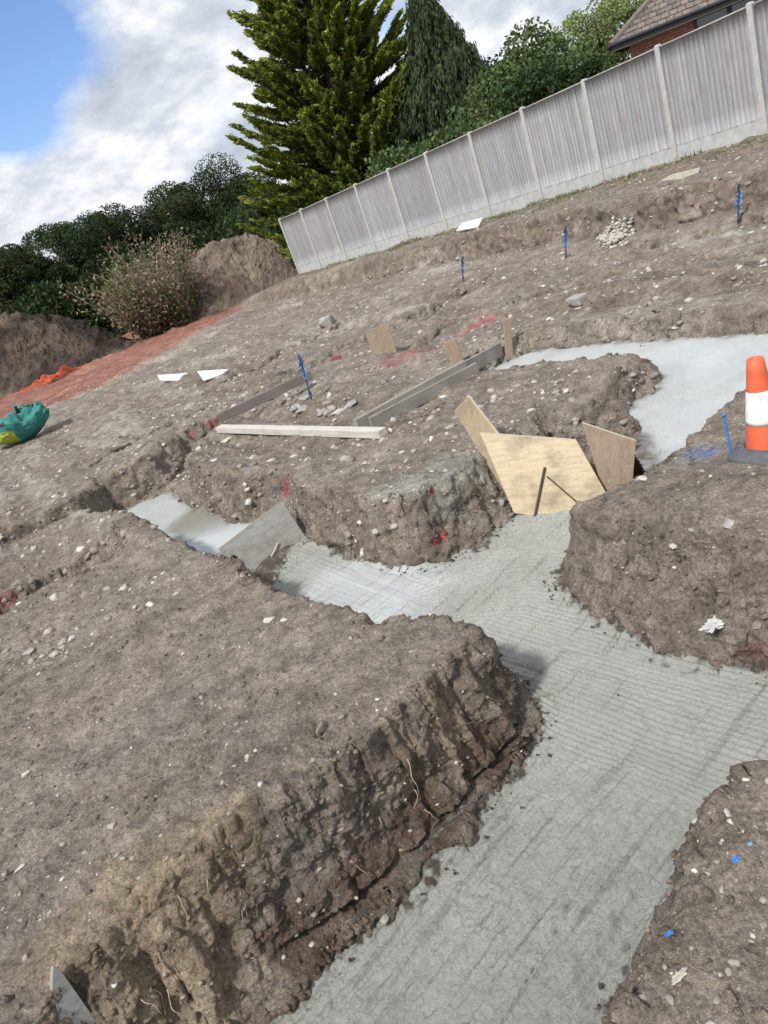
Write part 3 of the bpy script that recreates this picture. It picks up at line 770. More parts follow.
mb = MB(); mb.tube([a, b], .007, 6); o = mb.build('wooden_peg', M_PLYE); rebase(o, a); tag(o, 'thin pale stick propped against the face of the grey stop board', 'stick')
# --- board end at the bottom left corner
n5 = Vector((-.2, -.9, .35)).normalized(); p5 = hit(75, 990); p5 = Vector(p5)+Vector((0, 0, .14))
n5 = Vector((.75, -.62, .25)).normalized()
c5 = [on_line(a, b, p5, n5) for a, b in ((53, 966), (60, 969), (97, 1022), (112, 1060), (70, 1060), (52, 990))]
mb = MB(); mb.prism(c5, -n5, .02); o = mb.build('formwork_board', M_GREYB, bevel=.0015); rebase(o, c5[0])
tag(o, 'grey board end sticking out of the soil at the near left corner', 'board')

# --- timber frame lying in the middle
def beam(p, q, w, h, name, mat, label, cat='timber', up=Vector((0, 0, 1)), roll=0, **kw):
    p, q = Vector(p), Vector(q); d = (q-p).normalized(); s = d.cross(up).normalized(); u = s.cross(d)
    R_ = Matrix((d, s, u)).transposed()
    if roll: R_ = R_ @ Matrix.Rotation(roll, 3, 'X')
    mb = MB(); L_ = (q-p).length; n = 14
    vs = []; fs = []
    for i in range(n+1):
        t = i/n-.5; b_ = .004*math.sin(i*1.3+L_)
        for sy, sz in ((-1, -1), (1, -1), (1, 1), (-1, 1)):
            vs.append(Vector((t*L_, sy*w/2+b_, sz*h/2+b_*.7)))
    for i in range(n):
        for k_ in range(4): fs.append((i*4+k_, i*4+(k_+1) % 4, (i+1)*4+(k_+1) % 4, (i+1)*4+k_))
    fs.append((3, 2, 1, 0)); fs.append(tuple(n*4+k_ for k_ in range(4)))
    mb.add(vs, fs)
    o = mb.build(name, mat, bevel=.003); o.matrix_world = Matrix.Translation((p+q)/2) @ R_.to_4x4()
    tag(o, label, cat, **kw); return o
def gh(px, py, dz=0): p = hit(px, py); return Vector((p.x, p.y, p.z+dz))
wa = gh(219, 429, .03); wb = gh(383, 434, .03)
beam(wa, wb, .10, .075, 'timber_batten', M_WHITET, 'long white timber lying across the near side of the wooden frame')
ba = gh(222, 423, .09); bb = gh(314, 384, .15)
beam(ba, bb, .05, .12, 'timber_plank', wood_material('dark_plank', (.15, .135, .115), (.115, .10, .085), (.06, .05, .04), (2, 25, 25), .3), 'grey weathered plank on edge forming the left side of the wooden frame')
ca_ = gh(357, 431, .07); cb_ = gh(466, 374, .10)
beam(ca_, cb_, .06, .13, 'timber_beam', M_GREYT, 'thick grey timber forming the right side of the wooden frame')
beam(ca_+Vector((.14, .03, -.04)), cb_+Vector((.12, .02, -.07)), .05, .13, 'timber_beam', M_GREYT, 'darker grey timber lying against the outer side of the thick one')
beam(gh(467, 372, .06), gh(502, 352, .05), .04, .15, 'edge_board', M_GREYT, 'short grey board closing the tip of the upper concrete')
def post_px(bot, top, w, th, name, mat, label, cat='peg', yaw=0.0, sink=.15):
    b = gh(*bot); d = Vector(ray(*top)); L0 = Vector((b.x, b.y, 0)).length
    t = L0/Vector((d.x, d.y, 0)).length; tp = d*t
    ax = (tp-b); h = ax.length; ax.normalize()
    s = Vector((math.cos(yaw), math.sin(yaw), 0)); s = (s-ax*s.dot(ax)).normalized(); u = s.cross(ax)
    R_ = Matrix((s, u, ax)).transposed(); mb = MB()
    mb.box((0, 0, (h-sink)/2), (w, th, h+sink)); o = mb.build(name, mat, bevel=.002)
    o.matrix_world = Matrix.Translation(b) @ R_.to_4x4(); tag(o, label, cat); return o
post_px((458, 366), (449, 341), .14, .022, 'timber_peg', M_PLYB, 'brown board peg tilted against the right end of the wooden frame', yaw=-.3)
post_px((508, 357), (507, 319), .085, .03, 'timber_peg', M_PLYB, 'upright brown board peg at the tip of the upper concrete', yaw=.1)
post_px((383, 351), (377, 327), .33, .02, 'formwork_board', M_PLYB, 'tan plywood piece standing in the shallow trench left of the two pegs', 'board', yaw=-.15)

# --- rods and ribbons
M_BLUE = simple('blue_paint', (.05, .19, .50), .55, 40, .35, .3)
M_BLUED = simple('blue_tape', (.06, .20, .52), .5, 30, .4, .3)
def pin(bot, top, r, label, tape=True, cat='marker pin'):
    b = gh(*bot); d = Vector(ray(*top)); t = Vector((b.x, b.y, 0)).length/Vector((d.x, d.y, 0)).length; tp = d*t
    root = empty('marker_pin', b); ax = tp-b
    mb = MB(); mb.tube([-ax*.25, ax*.5, ax], [r, r, r], 8); o = mb.build('rod', M_STEEL if tape else M_BLUE, root)
    if tape:
        rn = random.Random(int(bot[0])); n = 16; w = r*2.3; vs = []; fs = []
        for i in range(n+1):
            t_ = .08+.95*i/n; c = ax*t_+Vector((rn.uniform(-1, 1), rn.uniform(-1, 1), 0))*r*1.1
            a = .4+i*.22+.5*rn.random(); ww = w*(.6+.8*rn.random())
            vs += [c+Vector((math.cos(a), math.sin(a), 0))*ww, c-Vector((math.cos(a), math.sin(a), 0))*ww]
        for i in range(n): fs.append((2*i, 2*i+1, 2*i+3, 2*i+2))
        mb = MB(); mb.add(vs, fs); o = mb.build('tape', M_BLUED, root); m = o.modifiers.new('s', 'SOLIDIFY'); m.thickness = .003
    else:
        mb = MB(); mb.lathe([(0, .0), (r*1.35, .0), (r*1.45, r*1.0), (r*1.2, r*1.6), (0, r*1.8)], 12, tuple(ax)); mb.build('head', M_BLUE, root, True)
    tag(root, label, cat); return root
pin((731, 454), (724, 416), .0075, 'blue painted steel pin standing beside the traffic cone', False)
pin((461, 279), (462, 257), .015, 'blue taped pin in the bank, leftmost of the three along the fence')
pin((564, 257), (566, 226), .015, 'blue taped pin in the bank, middle of the three along the fence')
pin((737, 222), (739, 184), .015, 'blue taped pin in the bank nearest the right edge')
pin((310, 398), (299, 356), .010, 'thin blue pin leaning at the far end of the left frame plank')

# --- traffic cone
M_OR = simple('cone_orange', (.66, .125, .05), .5, 9, .14, .15, .002)
M_SLV = simple('cone_sleeve', (.80, .80, .78), .35, 12, .06)
M_RUB = simple('cone_base_rubber', (.085, .09, .10), .75, 14, .35, .4)
cb = Vector(gp(768, 459, None, .02)); cb.z = max(cb.z, hz(cb.x, cb.y)-.01)
D_ = Vector(ray(762, 358)); tt = Vector((cb.x, cb.y, 0)).length/Vector((D_.x, D_.y, 0)).length; Hc = (D_*tt).z-cb.z
cone = empty('traffic_cone', cb); cone.rotation_euler = (.0, .02, .4)
rt, rb = Hc*.075, Hc*.185
def cr(z): return rb+(rt-rb)*(z-.10)/.90
def ring(z0, z1, name, mat, off=0.0, extra=None):
    pr = []
    if extra: pr += extra
    for i in range(9):
        z = z0+(z1-z0)*i/8; pr.append((cr(z)+off, z*Hc))
    if z1 >= .999: pr += [(rt*.92, Hc*1.006), (rt*.78, Hc*1.0), (rt*.7, Hc*.93)]
    mb = MB(); mb.lathe(pr, 48); o = mb.build(name, mat, cone, True); return o
ring(.1, 1.0, 'cone_body', M_OR)
sl = ring(.37, .70, 'reflective_sleeve', M_SLV, .0025, extra=[(cr(.37)-.001, .37*Hc)])
for m_ in (M_OR, M_SLV):
    t_ = m_.node_tree; b_ = t_.nodes['Principled BSDF']; lk = b_.inputs['Base Color'].links[0]; src = lk.from_socket
    dn = noise(t_, mapping(t_, objco(t_), (14, 14, 5)), 2.2, 7, .72); L(t_, mix(t_, ramp(t_, dn, [(.52, 0.0), (.60, .30), (.74, .65)]), src, (.25, .21, .17)), b_.inputs['Base Color'])
# base: rounded square rubber slab with a domed collar
mb = MB(); n = 64; hb = Hc*.285; vs = []; fs = []
prof = [(1.0, 0.0), (1.02, .012), (1.0, .032), (.90, .040), (.80, .050), (.70, .078)]
for s_, z in prof:
    for k_ in range(n):
        t = 2*math.pi*k_/n; c, s2 = math.cos(t), math.sin(t); pw = 5 if s_ > .85 else 2.6
        rr_ = hb*s_/((abs(c)**pw+abs(s2)**pw)**(1/pw)); vs.append((rr_*c, rr_*s2, z))
for k_ in range(n):
    t = 2*math.pi*k_/n; vs.append((cr(.1)*1.02*math.cos(t), cr(.1)*1.02*math.sin(t), .10*Hc+.012))
for i in range(len(prof)):
    for k_ in range(n): fs.append((i*n+k_, i*n+(k_+1) % n, (i+1)*n+(k_+1) % n, (i+1)*n+k_))
fs.append(tuple(range(n-1, -1, -1)))
mb.add(vs, fs); mb.build('cone_base', M_RUB, cone, True)
tag(cone, 'orange traffic cone with a white sleeve and dark rubber base on the right block', 'traffic cone')

# ------------------------------------------------------------------ fence
def fence_wood():
    m, nt, b = newmat('weathered_fence'); co = objco(nt)
    at = nt.nodes.new('ShaderNodeAttribute'); at.attribute_name = 'Col'
    n1 = noise(nt, mapping(nt, co, (30, 30, 1.6)), 1.0, 5, .65); n2 = noise(nt, co, 2.3, 4, .6); n3 = noise(nt, mapping(nt, co, (9, 9, 3)), 2.0, 4, .7)
    c = mix(nt, 1.0, at.outputs['Color'], ramp(nt, n1, [(.3, (.76, .75, .74)), (.5, (1., 1, 1)), (.68, (1.16, 1.16, 1.18))]), 'MULTIPLY')
    c = mix(nt, ramp(nt, n2, [(.52, 0.0), (.75, .4)]), c, (.26, .22, .17))
    c = mix(nt, ramp(nt, n3, [(.66, 0.0), (.72, .5)]), c, (.12, .11, .105))
    L(nt, c, b.inputs['Base Color']); b.inputs['Roughness'].default_value = .85; bump(nt, b, n1, .4, .004); return m
M_FW = fence_wood()
M_FCON = simple('fence_concrete', (.42, .41, .38), .85, 12, .2, .4, .003)
M_FGB = simple('gravel_board_concrete', (.42, .425, .41), .85, 5, .22, .3, .003)
fo = empty('garden_fence', (FEN0[0], FEN0[1], fence_zb(0)))
FV = Vector(fo.location); d3 = Vector((FDIR[0], FDIR[1], 0)); n3v = Vector((FNRM[0], FNRM[1], 0))
HT = 2.14
for i in range(-3, 11):
    x, y = fence_xy(i); zb = fence_zb(i)
    if i == 10: x, y = fence_xy(9)+FDIR*1.75; zb = fence_zb(9.9)
    base = Vector((x, y, zb)); mb = MB(); w = .10
    R_ = Matrix((d3, n3v, Vector((0, 0, 1)))).transposed()
    jit = random.uniform(-.015, .02)
    mb.box((0, 0, (HT+jit-.5)/2+.02), (w, .11, HT+.5+jit), R_)
    # chamfered cap
    hh = HT+jit+.02; 
    vs = [R_ @ Vector(v) for v in ((-w/2, -.055, hh+.0), (w/2, -.055, hh), (w/2, .055, hh), (-w/2, .055, hh), (-w/2+.02, -.035, hh+.025), (w/2-.02, -.035, hh+.025), (w/2-.02, .035, hh+.025), (-w/2+.02, .035, hh+.025))]
    mb.add(vs, [(0, 1, 5, 4), (1, 2, 6, 5), (2, 3, 7, 6), (3, 0, 4, 7), (4, 5, 6, 7)])
    o = mb.build('fence_post', M_FCON, fo); o.location = base-FV
    o.rotation_euler = (random.uniform(-.006, .006), random.uniform(-.008, .008), 0)
for i in range(-3, 10):
    xa, ya = fence_xy(i); L_ = 1.9-.10
    if i == 9: L_ = 1.75-.10
    za, zb_ = fence_zb(i), fence_zb(i+1); sl_ = (zb_-za)/1.9
    org = Vector((xa, ya, za))+d3*.05
    # gravel board
    mb = MB(); vs = []
    for u, nn, zz in [(u, nn, zz) for u in (0, L_) for nn in (-.022, .022) for zz in (-.12, .30)]:
        vs.append(d3*u+n3v*nn+Vector((0, 0, zz+sl_*(u+.05))))
    mb.add(vs, [(0, 1, 3, 2), (4, 6, 7, 5), (0, 4, 5, 1), (2, 3, 7, 6), (0, 2, 6, 4), (1, 5, 7, 3)])
    # recessed field edges
    o = mb.build('gravel_board', M_FGB, fo, bevel=.004); o.location = org-FV
    # closeboard panel: overlapping feather-edge boards
    V = []; F_ = []; C = []; nb_ = 18; bw = L_/nb_
    rn = random.Random(i+50); pc = rn.uniform(.92, 1.08)
    for k_ in range(nb_):
        u0 = k_*bw; u1 = u0+bw*1.12; tilt = rn.uniform(-.003, .003); t0 = .305+rn.uniform(-.004, .004); t1 = HT-.03+rn.uniform(-.006, .006)
        col = np.array([.330, .332, .338])*pc*rn.uniform(.90, 1.10)*np.array([rn.uniform(.97, 1.05), 1, 1])
        if i <= -1 and rn.random() < .0: pass
        b0 = len(V); nz = 7
        for j in range(nz):
            q = j/(nz-1); zz = t0+(t1-t0)*q; bend = .006*math.sin(q*3+k_*1.7+i)*rn.uniform(.3, 1.2)
            for (u, off) in ((u0, .012+bend), (u0+.004, .016+bend), (min(u1, L_), .034+bend+tilt), (min(u1, L_), .016+bend)):
                V.append(d3*u+n3v*off+Vector((0, 0, zz+sl_*(u+.05)))); C.append(col)
        for j in range(nz-1):
            for m_ in range(4):
                F_.append((b0+j*4+m_, b0+j*4+(m_+1) % 4, b0+(j+1)*4+(m_+1) % 4, b0+(j+1)*4+m_))
        F_.append((b0, b0+1, b0+2, b0+3)); F_.append(tuple(b0+(nz-1)*4+m_ for m_ in (3, 2, 1, 0)))
    # backing rails
    for zz in (.45, 1.15, 1.85):
        b0 = len(V)
        for u, nn, dz_ in [(u, nn, dz_) for u in (0, L_) for nn in (-.04, .010) for dz_ in (-.03, .03)]:
            V.append(d3*u+n3v*nn+Vector((0, 0, zz+dz_+sl_*(u+.05)))); C.append((.3, .28, .25))
        for f in [(0, 1, 3, 2), (4, 6, 7, 5), (0, 4, 5, 1), (2, 3, 7, 6), (0, 2, 6, 4), (1, 5, 7, 3)]: F_.append(tuple(b0+q for q in f))
    # capping rail
    b0 = len(V)
    for u, nn, dz_ in [(u, nn, dz_) for u in (0, L_) for nn in (-.03, .045) for dz_ in (-.018, .012)]:
        V.append(d3*u+n3v*nn+Vector((0, 0, HT-.005+dz_+sl_*(u+.05)))); C.append((.36, .35, .33))
    for f in [(0, 1, 3, 2), (4, 6, 7, 5), (0, 4, 5, 1), (2, 3, 7, 6), (0, 2, 6, 4), (1, 5, 7, 3)]: F_.append(tuple(b0+q for q in f))
    o = mesh_np('fence_panel', np.array([tuple(v) for v in V]), np.array(F_), M_FW, fo, col=np.array([tuple(c) for c in C])); o.location = org-FV
tag(fo, 'weathered grey closeboard fence with concrete posts and gravel boards along the top of the bank', 'fence')

# slab leaning at the fence foot, plank on the bank, chalk lump
M_PALE = simple('pale_slab', (.55, .54, .50), .8, 8, .15, .3)
def slab_px(px4, base_px, dz, th, name, mat, label, cat, nrm_):
    p = gh(*base_px); p.z += dz; c = [on_line(a, b, p, Vector(nrm_).normalized()) for a, b in px4]
    mb = MB(); mb.prism(c, -Vector(nrm_).normalized(), th); o = mb.build(name, mat, bevel=.003); rebase(o, c[0]); tag(o, label, cat); return o
slab_px(((456, 231), (461, 223), (483, 217), (478, 227)), (468, 230), 0.02, .04, 'concrete_slab', M_PALE, 'pale flat slab lying tilted at the foot of the fence', 'slab', (-.35, -.45, .82))
slab_px(((660, 181), (672, 174), (700, 167), (699, 172), (680, 179)), (680, 178), .04, .05, 'flat_plank', simple('old_plank', (.32, .29, .23), .85, 10, .25, .4), 'broken flat plank lying on the grass bank near the fence', 'plank', (-.15, -.3, .94))
slab_px(((157, 375), (188, 373), (194, 380), (160, 380)), (175, 379), .03, .03, 'insulation_offcut', simple('white_sheet', (.68, .67, .72), .6, 5, .06), 'white pointed sheet offcut lying on the far platform, left of the pair', 'sheet', (-.1, -.25, .96))
slab_px(((197, 371), (228, 369), (222, 374), (203, 380)), (212, 377), .03, .03, 'insulation_offcut', bpy.data.materials['white_sheet'], 'white triangular sheet offcut lying on the far platform, right of the pair', 'sheet', (-.1, -.25, .96))

# ------------------------------------------------------------------ lumps (stones etc.)
def lump(name, pos, size, mat, label, cat, seed=0, rough=.22, sub=3, squash=(1, 1, 1), rotz=0, group=None, f=1.3):
    v, f_ = IV.copy(), IF.copy()
    for _ in range(sub):
        e = {}; nf = []; v = list(map(tuple, v))
        def mid(a, b):
            k_ = (min(a, b), max(a, b))
            if k_ not in e:
                m = (np.array(v[a])+np.array(v[b]))/2; m /= np.linalg.norm(m); e[k_] = len(v); v.append(tuple(m))
            return e[k_]
        for a, b, c in f_:
            ab, bc, ca2 = mid(a, b), mid(b, c), mid(c, a); nf += [(a, ab, ca2), (b, bc, ab), (c, ca2, bc), (ab, bc, ca2)]
        v = np.array(v); f_ = np.array(nf)
    n1 = fbm(v[:, 0], v[:, 1], v[:, 2], f, 4, .6, seed); w = .5-worley(v[:, 0], v[:, 1], v[:, 2], f*1.1, seed+3)
    v = v*(1+rough*n1+rough*w)[:, None]
    r9 = np.random.default_rng(seed+5)
    if rough < .5:
        for _ in range(11):
            nn_ = r9.normal(size=3); nn_ /= np.linalg.norm(nn_); dd_ = r9.uniform(.45, .8); ex = np.maximum(v @ nn_-dd_, 0); v = v-ex[:, None]*nn_*.93
    v = v*np.array(squash)*size
    c, s = math.cos(rotz), math.sin(rotz); v = np.stack([v[:, 0]*c-v[:, 1]*s, v[:, 0]*s+v[:, 1]*c, v[:, 2]], 1)
    o = mesh_np(name, v, f_, mat, smooth=False); o.location = pos; tag(o, label, cat, group); return o
M_FLINT = simple('flint', (.30, .28, .255), .75, 25, .35, .5)
M_CHALK = simple('chalk', (.44, .41, .36), .9, 20, .3, .5)
M_BRN = simple('brown_stone', (.20, .17, .145), .85, 25, .3, .5)
M_RED = simple('red_paint_stone', (.20, .045, .045), .8, 25, .3, .5)
def st(px, py, s, mat, label, sq=(1, .7, .5), rz=0, cat='stone', name='stone', seed=None, up=.25, **kw):
    p = hit(px, py); return lump(name, (p.x, p.y, p.z+s*sq[2]*up), s, mat, label, cat, seed if seed is not None else int(px*3+py) % 97, .22, 3, sq, rz, **kw)
st(321, 727, .050, M_BRN, 'long grey-brown stone lying near the far rim of the left block', (1.1, .45, .45), 1.2)
st(340, 715, .020, M_BRN, 'small stone at the head of the long grey-brown stone', (1, .7, .6), .3)
st(268, 619, .050, M_CHALK, 'flat pale chalk piece near the rim beside the grey stop board', (1.1, .7, .25), -.4)
st(284, 620, .024, M_CHALK, 'small chalk piece right of the flat one by the rim')
st(30, 650, .05, M_FLINT, 'flat grey stone half sunk in the left block near the frame edge', (1.1, .8, .35), .5)
st(24, 773, .026, M_CHALK, 'angular white stone at the left edge of the near ground', (1, .8, .5), 1)
st(20, 867, .024, M_CHALK, 'pale elongated stone on the near left ground', (1.3, .6, .5), .7)
st(112, 824, .028, M_FLINT, 'rounded grey stone between the ochre patch and the near ground', (1, .8, .5), 0)
st(577, 299, .16, M_FLINT, 'large pale boulder lying beyond the upper concrete', (1.1, .8, .55), .1)
st(327, 322, .27, M_FLINT, 'square grey block of broken masonry left of the shallow middle trench', (1, .8, .6), .2, name='masonry_block')
st(322, 318, .13, M_CHALK, 'pale fragment on top of the square masonry block', (1, .7, .5), .9)
st(351, 403, .10, M_FLINT, 'pale stone lying inside the wooden frame near its middle', (1.2, .7, .5), .7)
st(338, 410, .09, M_CHALK, 'flat white stone inside the frame beside the pale stone', (1.3, .6, .35), .1)
st(320, 412, .09, M_FLINT, 'grey stone leftmost of the row inside the wooden frame', (1, .8, .5), .4)
st(225, 440, .09, M_CHALK, 'white flat stone just below the left end of the long white timber', (1.4, .6, .3), .6)
st(529, 409, .035, M_CHALK, 'white stone on the bank between the frame and the upper concrete', (1.2, .7, .5), .3)
st(554, 391, .04, M_FLINT, 'pale grey stone near the rim of the upper concrete', (1.1, .7, .5), 0)
st(672, 545, .030, M_CHALK, 'pale flat stone on the sloping face of the right block', (1.1, .8, .4), .5)
st(690, 530, .026, M_FLINT, 'grey stone above the pale flat one on the right block', (1, .8, .5), 0)
st(727, 523, .036, M_FLINT, 'rounded grey stone on the right block below the cone', (1, .8, .6), .9)
st(640, 478, .036, M_CHALK, 'chalky lump on the rim beside the brown side board', (1.2, .9, .5), .2)
st(756, 625, .04, M_BRN, 'reddish brown stone right of the crumpled white wrapper', (1, .8, .6), .4)
st(383, 918, .022, M_FLINT, 'small round grey stone at the foot of the near wall', (1, .9, .8), 0)
st(310, 943, .014, M_CHALK, 'tiny bright white stone on the damp ledge by the near concrete', (1, .8, .7), 0)
st(495, 815, .014, M_BRN, 'single dark pebble stuck on the near concrete', (1, .9, .7), 0)
st(633, 798, .012, M_BRN, 'dark clod on the concrete near the right rim', (1.2, .8, .7), 0, name='soil_clod', cat='clod')
st(693, 745, .013, M_BRN, 'dark clod on the concrete of the right-hand run', (1.1, .8, .7), 0, name='soil_clod', cat='clod')
st(727, 755, .03, M_BRN, 'dark clod resting on the near right rim', (1, .8, .7), 0, name='soil_clod', cat='clod')
st(337, 357, .085, M_RED, 'dark red painted stone beyond the wooden frame', (1.3, .7, .5), .2)
def chalk_spill():
    r0 = np.random.default_rng(77); Vs = []; Fs = []; q = 0; root_p = hit(615, 242)
    for j in range(900):
        px = 616+r0.normal(0, 6.5); py = 233+r0.normal(0, 5.5)+(px-616)*-.3; p = hit(px, py)+Vector((r0.normal(0, .07), r0.normal(0, .07), 0)); s_ = .008+.045*r0.random()**5
        v = IV*(1+.9*(r0.random((12, 1))-.5))*s_*np.array([1, .8, .7])+np.array(p)-np.array(root_p)+np.array([0, 0, s_*.3]); Vs.append(v); Fs.append(IF+12*j)
    o = mesh_np('chalk_spill', np.concatenate(Vs), np.concatenate(Fs), M_CHALK); o.location = root_p; tag(o, 'spill of white chalk lumps down the bank below the fence', 'chalk', kind='stuff')
chalk_spill()
# rubble row in the frame and beyond as individual stones
rs = random.Random(3)
for j in range(26):
    px = rs.uniform(225, 345); py = 416-(px-225)*.06+rs.uniform(-16, 4)+(-8 if px < 280 else 0)
    p = hit(px, py); lump('stone', (p.x, p.y, p.z+.01), rs.uniform(.03, .085), rs.choice([M_CHALK, M_FLINT, M_FLINT]), 'small pale stone in the loose rubble inside the wooden frame', 'stone', j, .25, 2, (1.1, .8, .55), rs.random()*3, group='rubble inside the frame')

# crumpled wrapper, scraps
def crumple(px, py, s, mat, label, cat, name, seed, sq=(1, .7, .55)):
    p = hit(px, py); o = lump(name, (p.x, p.y, p.z+s*.2), s, mat, label, cat, seed, .75, 4, sq, .4, f=2.2)
    for q in o.data.polygons: q.use_smooth = False
    return o
M_WRAP = simple('white_film', (.50, .50, .49), .35, 14, .25, .5)
crumple(715, 625, .056, M_WRAP, 'crumpled white plastic wrapper on the right block above the concrete', 'wrapper', 'plastic_wrapper', 5, (1.1, .6, .28))
crumple(734, 859, .010, M_BLUE, 'bright blue plastic scrap on the near right soil', 'scrap', 'plastic_scrap', 6)
crumple(750, 843, .007, simple('pale_blue', (.2, .35, .5), .5, 20, .2), 'pale blue scrap beyond the bright blue one', 'scrap', 'plastic_scrap', 7)
crumple(668, 935, .009, M_BLUE, 'blue and white scrap near the right rim of the near trench', 'scrap', 'plastic_scrap', 8, (1.6, .6, .5))
crumple(678, 975, .014, M_CHALK, 'torn white scrap on the near right soil close to the frame edge', 'scrap', 'paper_scrap', 9, (1.6, .5, .4))
crumple(436, 541, .022, M_RED, 'bright red rag stuck on the front wall of the middle block', 'rag', 'red_rag', 10)

# roots hanging from the cut soil
M_ROOT = simple('root', (.33, .26, .19), .85, 30, .3)
M_ROOTD = simple('dark_root', (.17, .13, .10), .85, 30, .3)
def root(px, py, ln, drift, label, r=.0030, mat=M_ROOT, seed=0, up=0, group=None):
    p = hit(px, py); d = -Vector(ray(px, py)).normalized(); d.z = 0; d.normalize()
    rn = random.Random(seed+int(px)); side = Vector((d.y, -d.x, 0)); pts = [Vector((0, 0, 0))+d*.0]; v = Vector((0, 0, 1 if up else -1))*.5+d*.5+side*drift
    n = 9
    for i in range(n):
        v = (v+Vector((rn.uniform(-.45, .45), rn.uniform(-.45, .45), rn.uniform(-.3, .2)-(0 if up else .12)))).normalized(); pts.append(pts[-1]+v*ln/n)
    mb = MB(); mb.tube(pts, [r*(1-.75*i/n) for i in range(n+1)], 5); o = mb.build('root', mat, smooth=True); o.location = p; tag(o, label, 'root', group)
for j, (px, py, ln, dr) in enumerate([(408, 758, .16, .2), (414, 790, .12, -.1), (240, 890, .12, .2), (246, 905, .15, .3), (178, 895, .13, -.2), (150, 985, .12, .1), (165, 990, .14, .4), (140, 1000, .1, -.4), (205, 880, .1, .1), (380, 815, .08, .3), (425, 808, .07, .1), (190, 915, .1, .3), (466, 740, .07, .4), (350, 860, .09, -.3)]):
    root(px, py, ln, dr, 'thin pale root hanging out of the near trench wall', seed=j, group='roots in the near trench wall')
for j in range(46):
    px, py = rs.choice([(rs.uniform(430, 520), rs.uniform(640, 760)), (rs.uniform(620, 768), rs.uniform(800, 1010)), (rs.uniform(600, 760), rs.uniform(540, 640)), (rs.uniform(0, 400), rs.uniform(600, 860))])
    root(px, py, rs.uniform(.03, .09), rs.uniform(-.8, .8), 'short dry root fibre lying on the loose soil', .0011, rs.choice([M_ROOT, M_ROOT, M_ROOTD]), j, 1, 'loose root fibres')

# ------------------------------------------------------------------ teal bag
M_TEAL = simple('teal_woven_plastic', (.03, .19, .17), .75, 12, .35, .4)
M_YEL = simple('yellow_print', (.36, .42, .05), .5, 12, .3, .3)
M_BLK = simple('opening_shade', (.02, .02, .022), .7, 12, .3)
def bag():
    bp = gp(26, 441); bp = Vector((bp[0], bp[1], hz(bp[0], bp[1]))); root = empty('rubble_sack', bp)
    dist = bp.length; W = 54/F_PX*dist*.5
    nu, nv = 96, 60; U, V_ = np.meshgrid(np.linspace(0, 2*np.pi, nu, endpoint=False), np.linspace(.0, 1, nv), indexing='ij')
    rr_ = np.sin(np.pi*(.12+.88*V_)**.8*.97+.02)**.62; zz = (1-V_)**.9
    bx = rr_*np.cos(U); by = rr_*np.sin(U)*.72
    n1 = fbm(bx*1.0, by, zz, 1.4, 3, .6, 301); n2 = fbm(U*1.6+.8*zz, zz*1.2, 0*U, 1.6, 3, .6, 302, ridged=True)
    n3_ = fbm(bx*1.0+3, by, zz, 5.5, 4, .6, 303, ridged=True)
    k_ = 1+.26*n1+.08*n2+.10*n3_; x = bx*k_*W*1.12; y = by*k_*W; z = (zz*(.95+.5*n1+.10*n2)*(1+.22*bx))*W*.9+.05*n3_*W
    z = np.maximum(z, -.03)
    idb = np.arange(nu*nv).reshape(nu, nv); i2 = np.roll(idb, -1, 0)
    F_ = np.stack([idb[:, :-1].ravel(), idb[:, 1:].ravel(), i2[:, 1:].ravel(), i2[:, :-1].ravel()], 1)
    C0 = np.array(F_)
    # yellow printed field: faces low on the viewer-left side
    mb_ = np.stack([x, y, z], -1).reshape(-1, 3)
    fc = mb_[F_].mean(1); ang = np.arctan2(fc[:, 1], fc[:, 0])
    sel = (np.abs(ang+1.95) < .62) & (fc[:, 2] < W*.62) & (fc[:, 2] > W*.12)
    dk = (np.abs(ang+2.3) < .8) & (fc[:, 2] > W*.80) & (fc[:, 2] < W*.92)
    mesh_np('sack_body', mb_, F_[~sel & ~dk], M_TEAL, root, True)
    mesh_np('printed_panel', mb_, F_[sel], M_YEL, root, True)
    if dk.any(): mesh_np('shade_band', mb_, F_[dk], M_BLK, root, True)  # black faces paint the shade inside the sack's opening; the surface is closed
    # tied neck and handle loops
    mb = MB(); mb.tube([Vector((W*.25, 0, W*.9)), Vector((W*.3, -.05, W*1.22)), Vector((W*.5, -.04, W*1.15)), Vector((W*.6, -.1, W*.75))], [.05, .035, .03, .03], 8); mb.build('handle', M_TEAL, root, True)
    mb = MB(); mb.tube([Vector((-W*.3, -W*.55, W*.8)), Vector((0, -W*.66, W*.78)), Vector((W*.2, -W*.6, W*.5))], [.018, .02, .015], 6); mb.build('tie_cord', M_WRAP, root, True)
    root.rotation_euler = (0, 0, -.1)
    tag(root, 'crumpled teal plastic sack with a yellow printed patch at the left edge', 'sack')
bag()

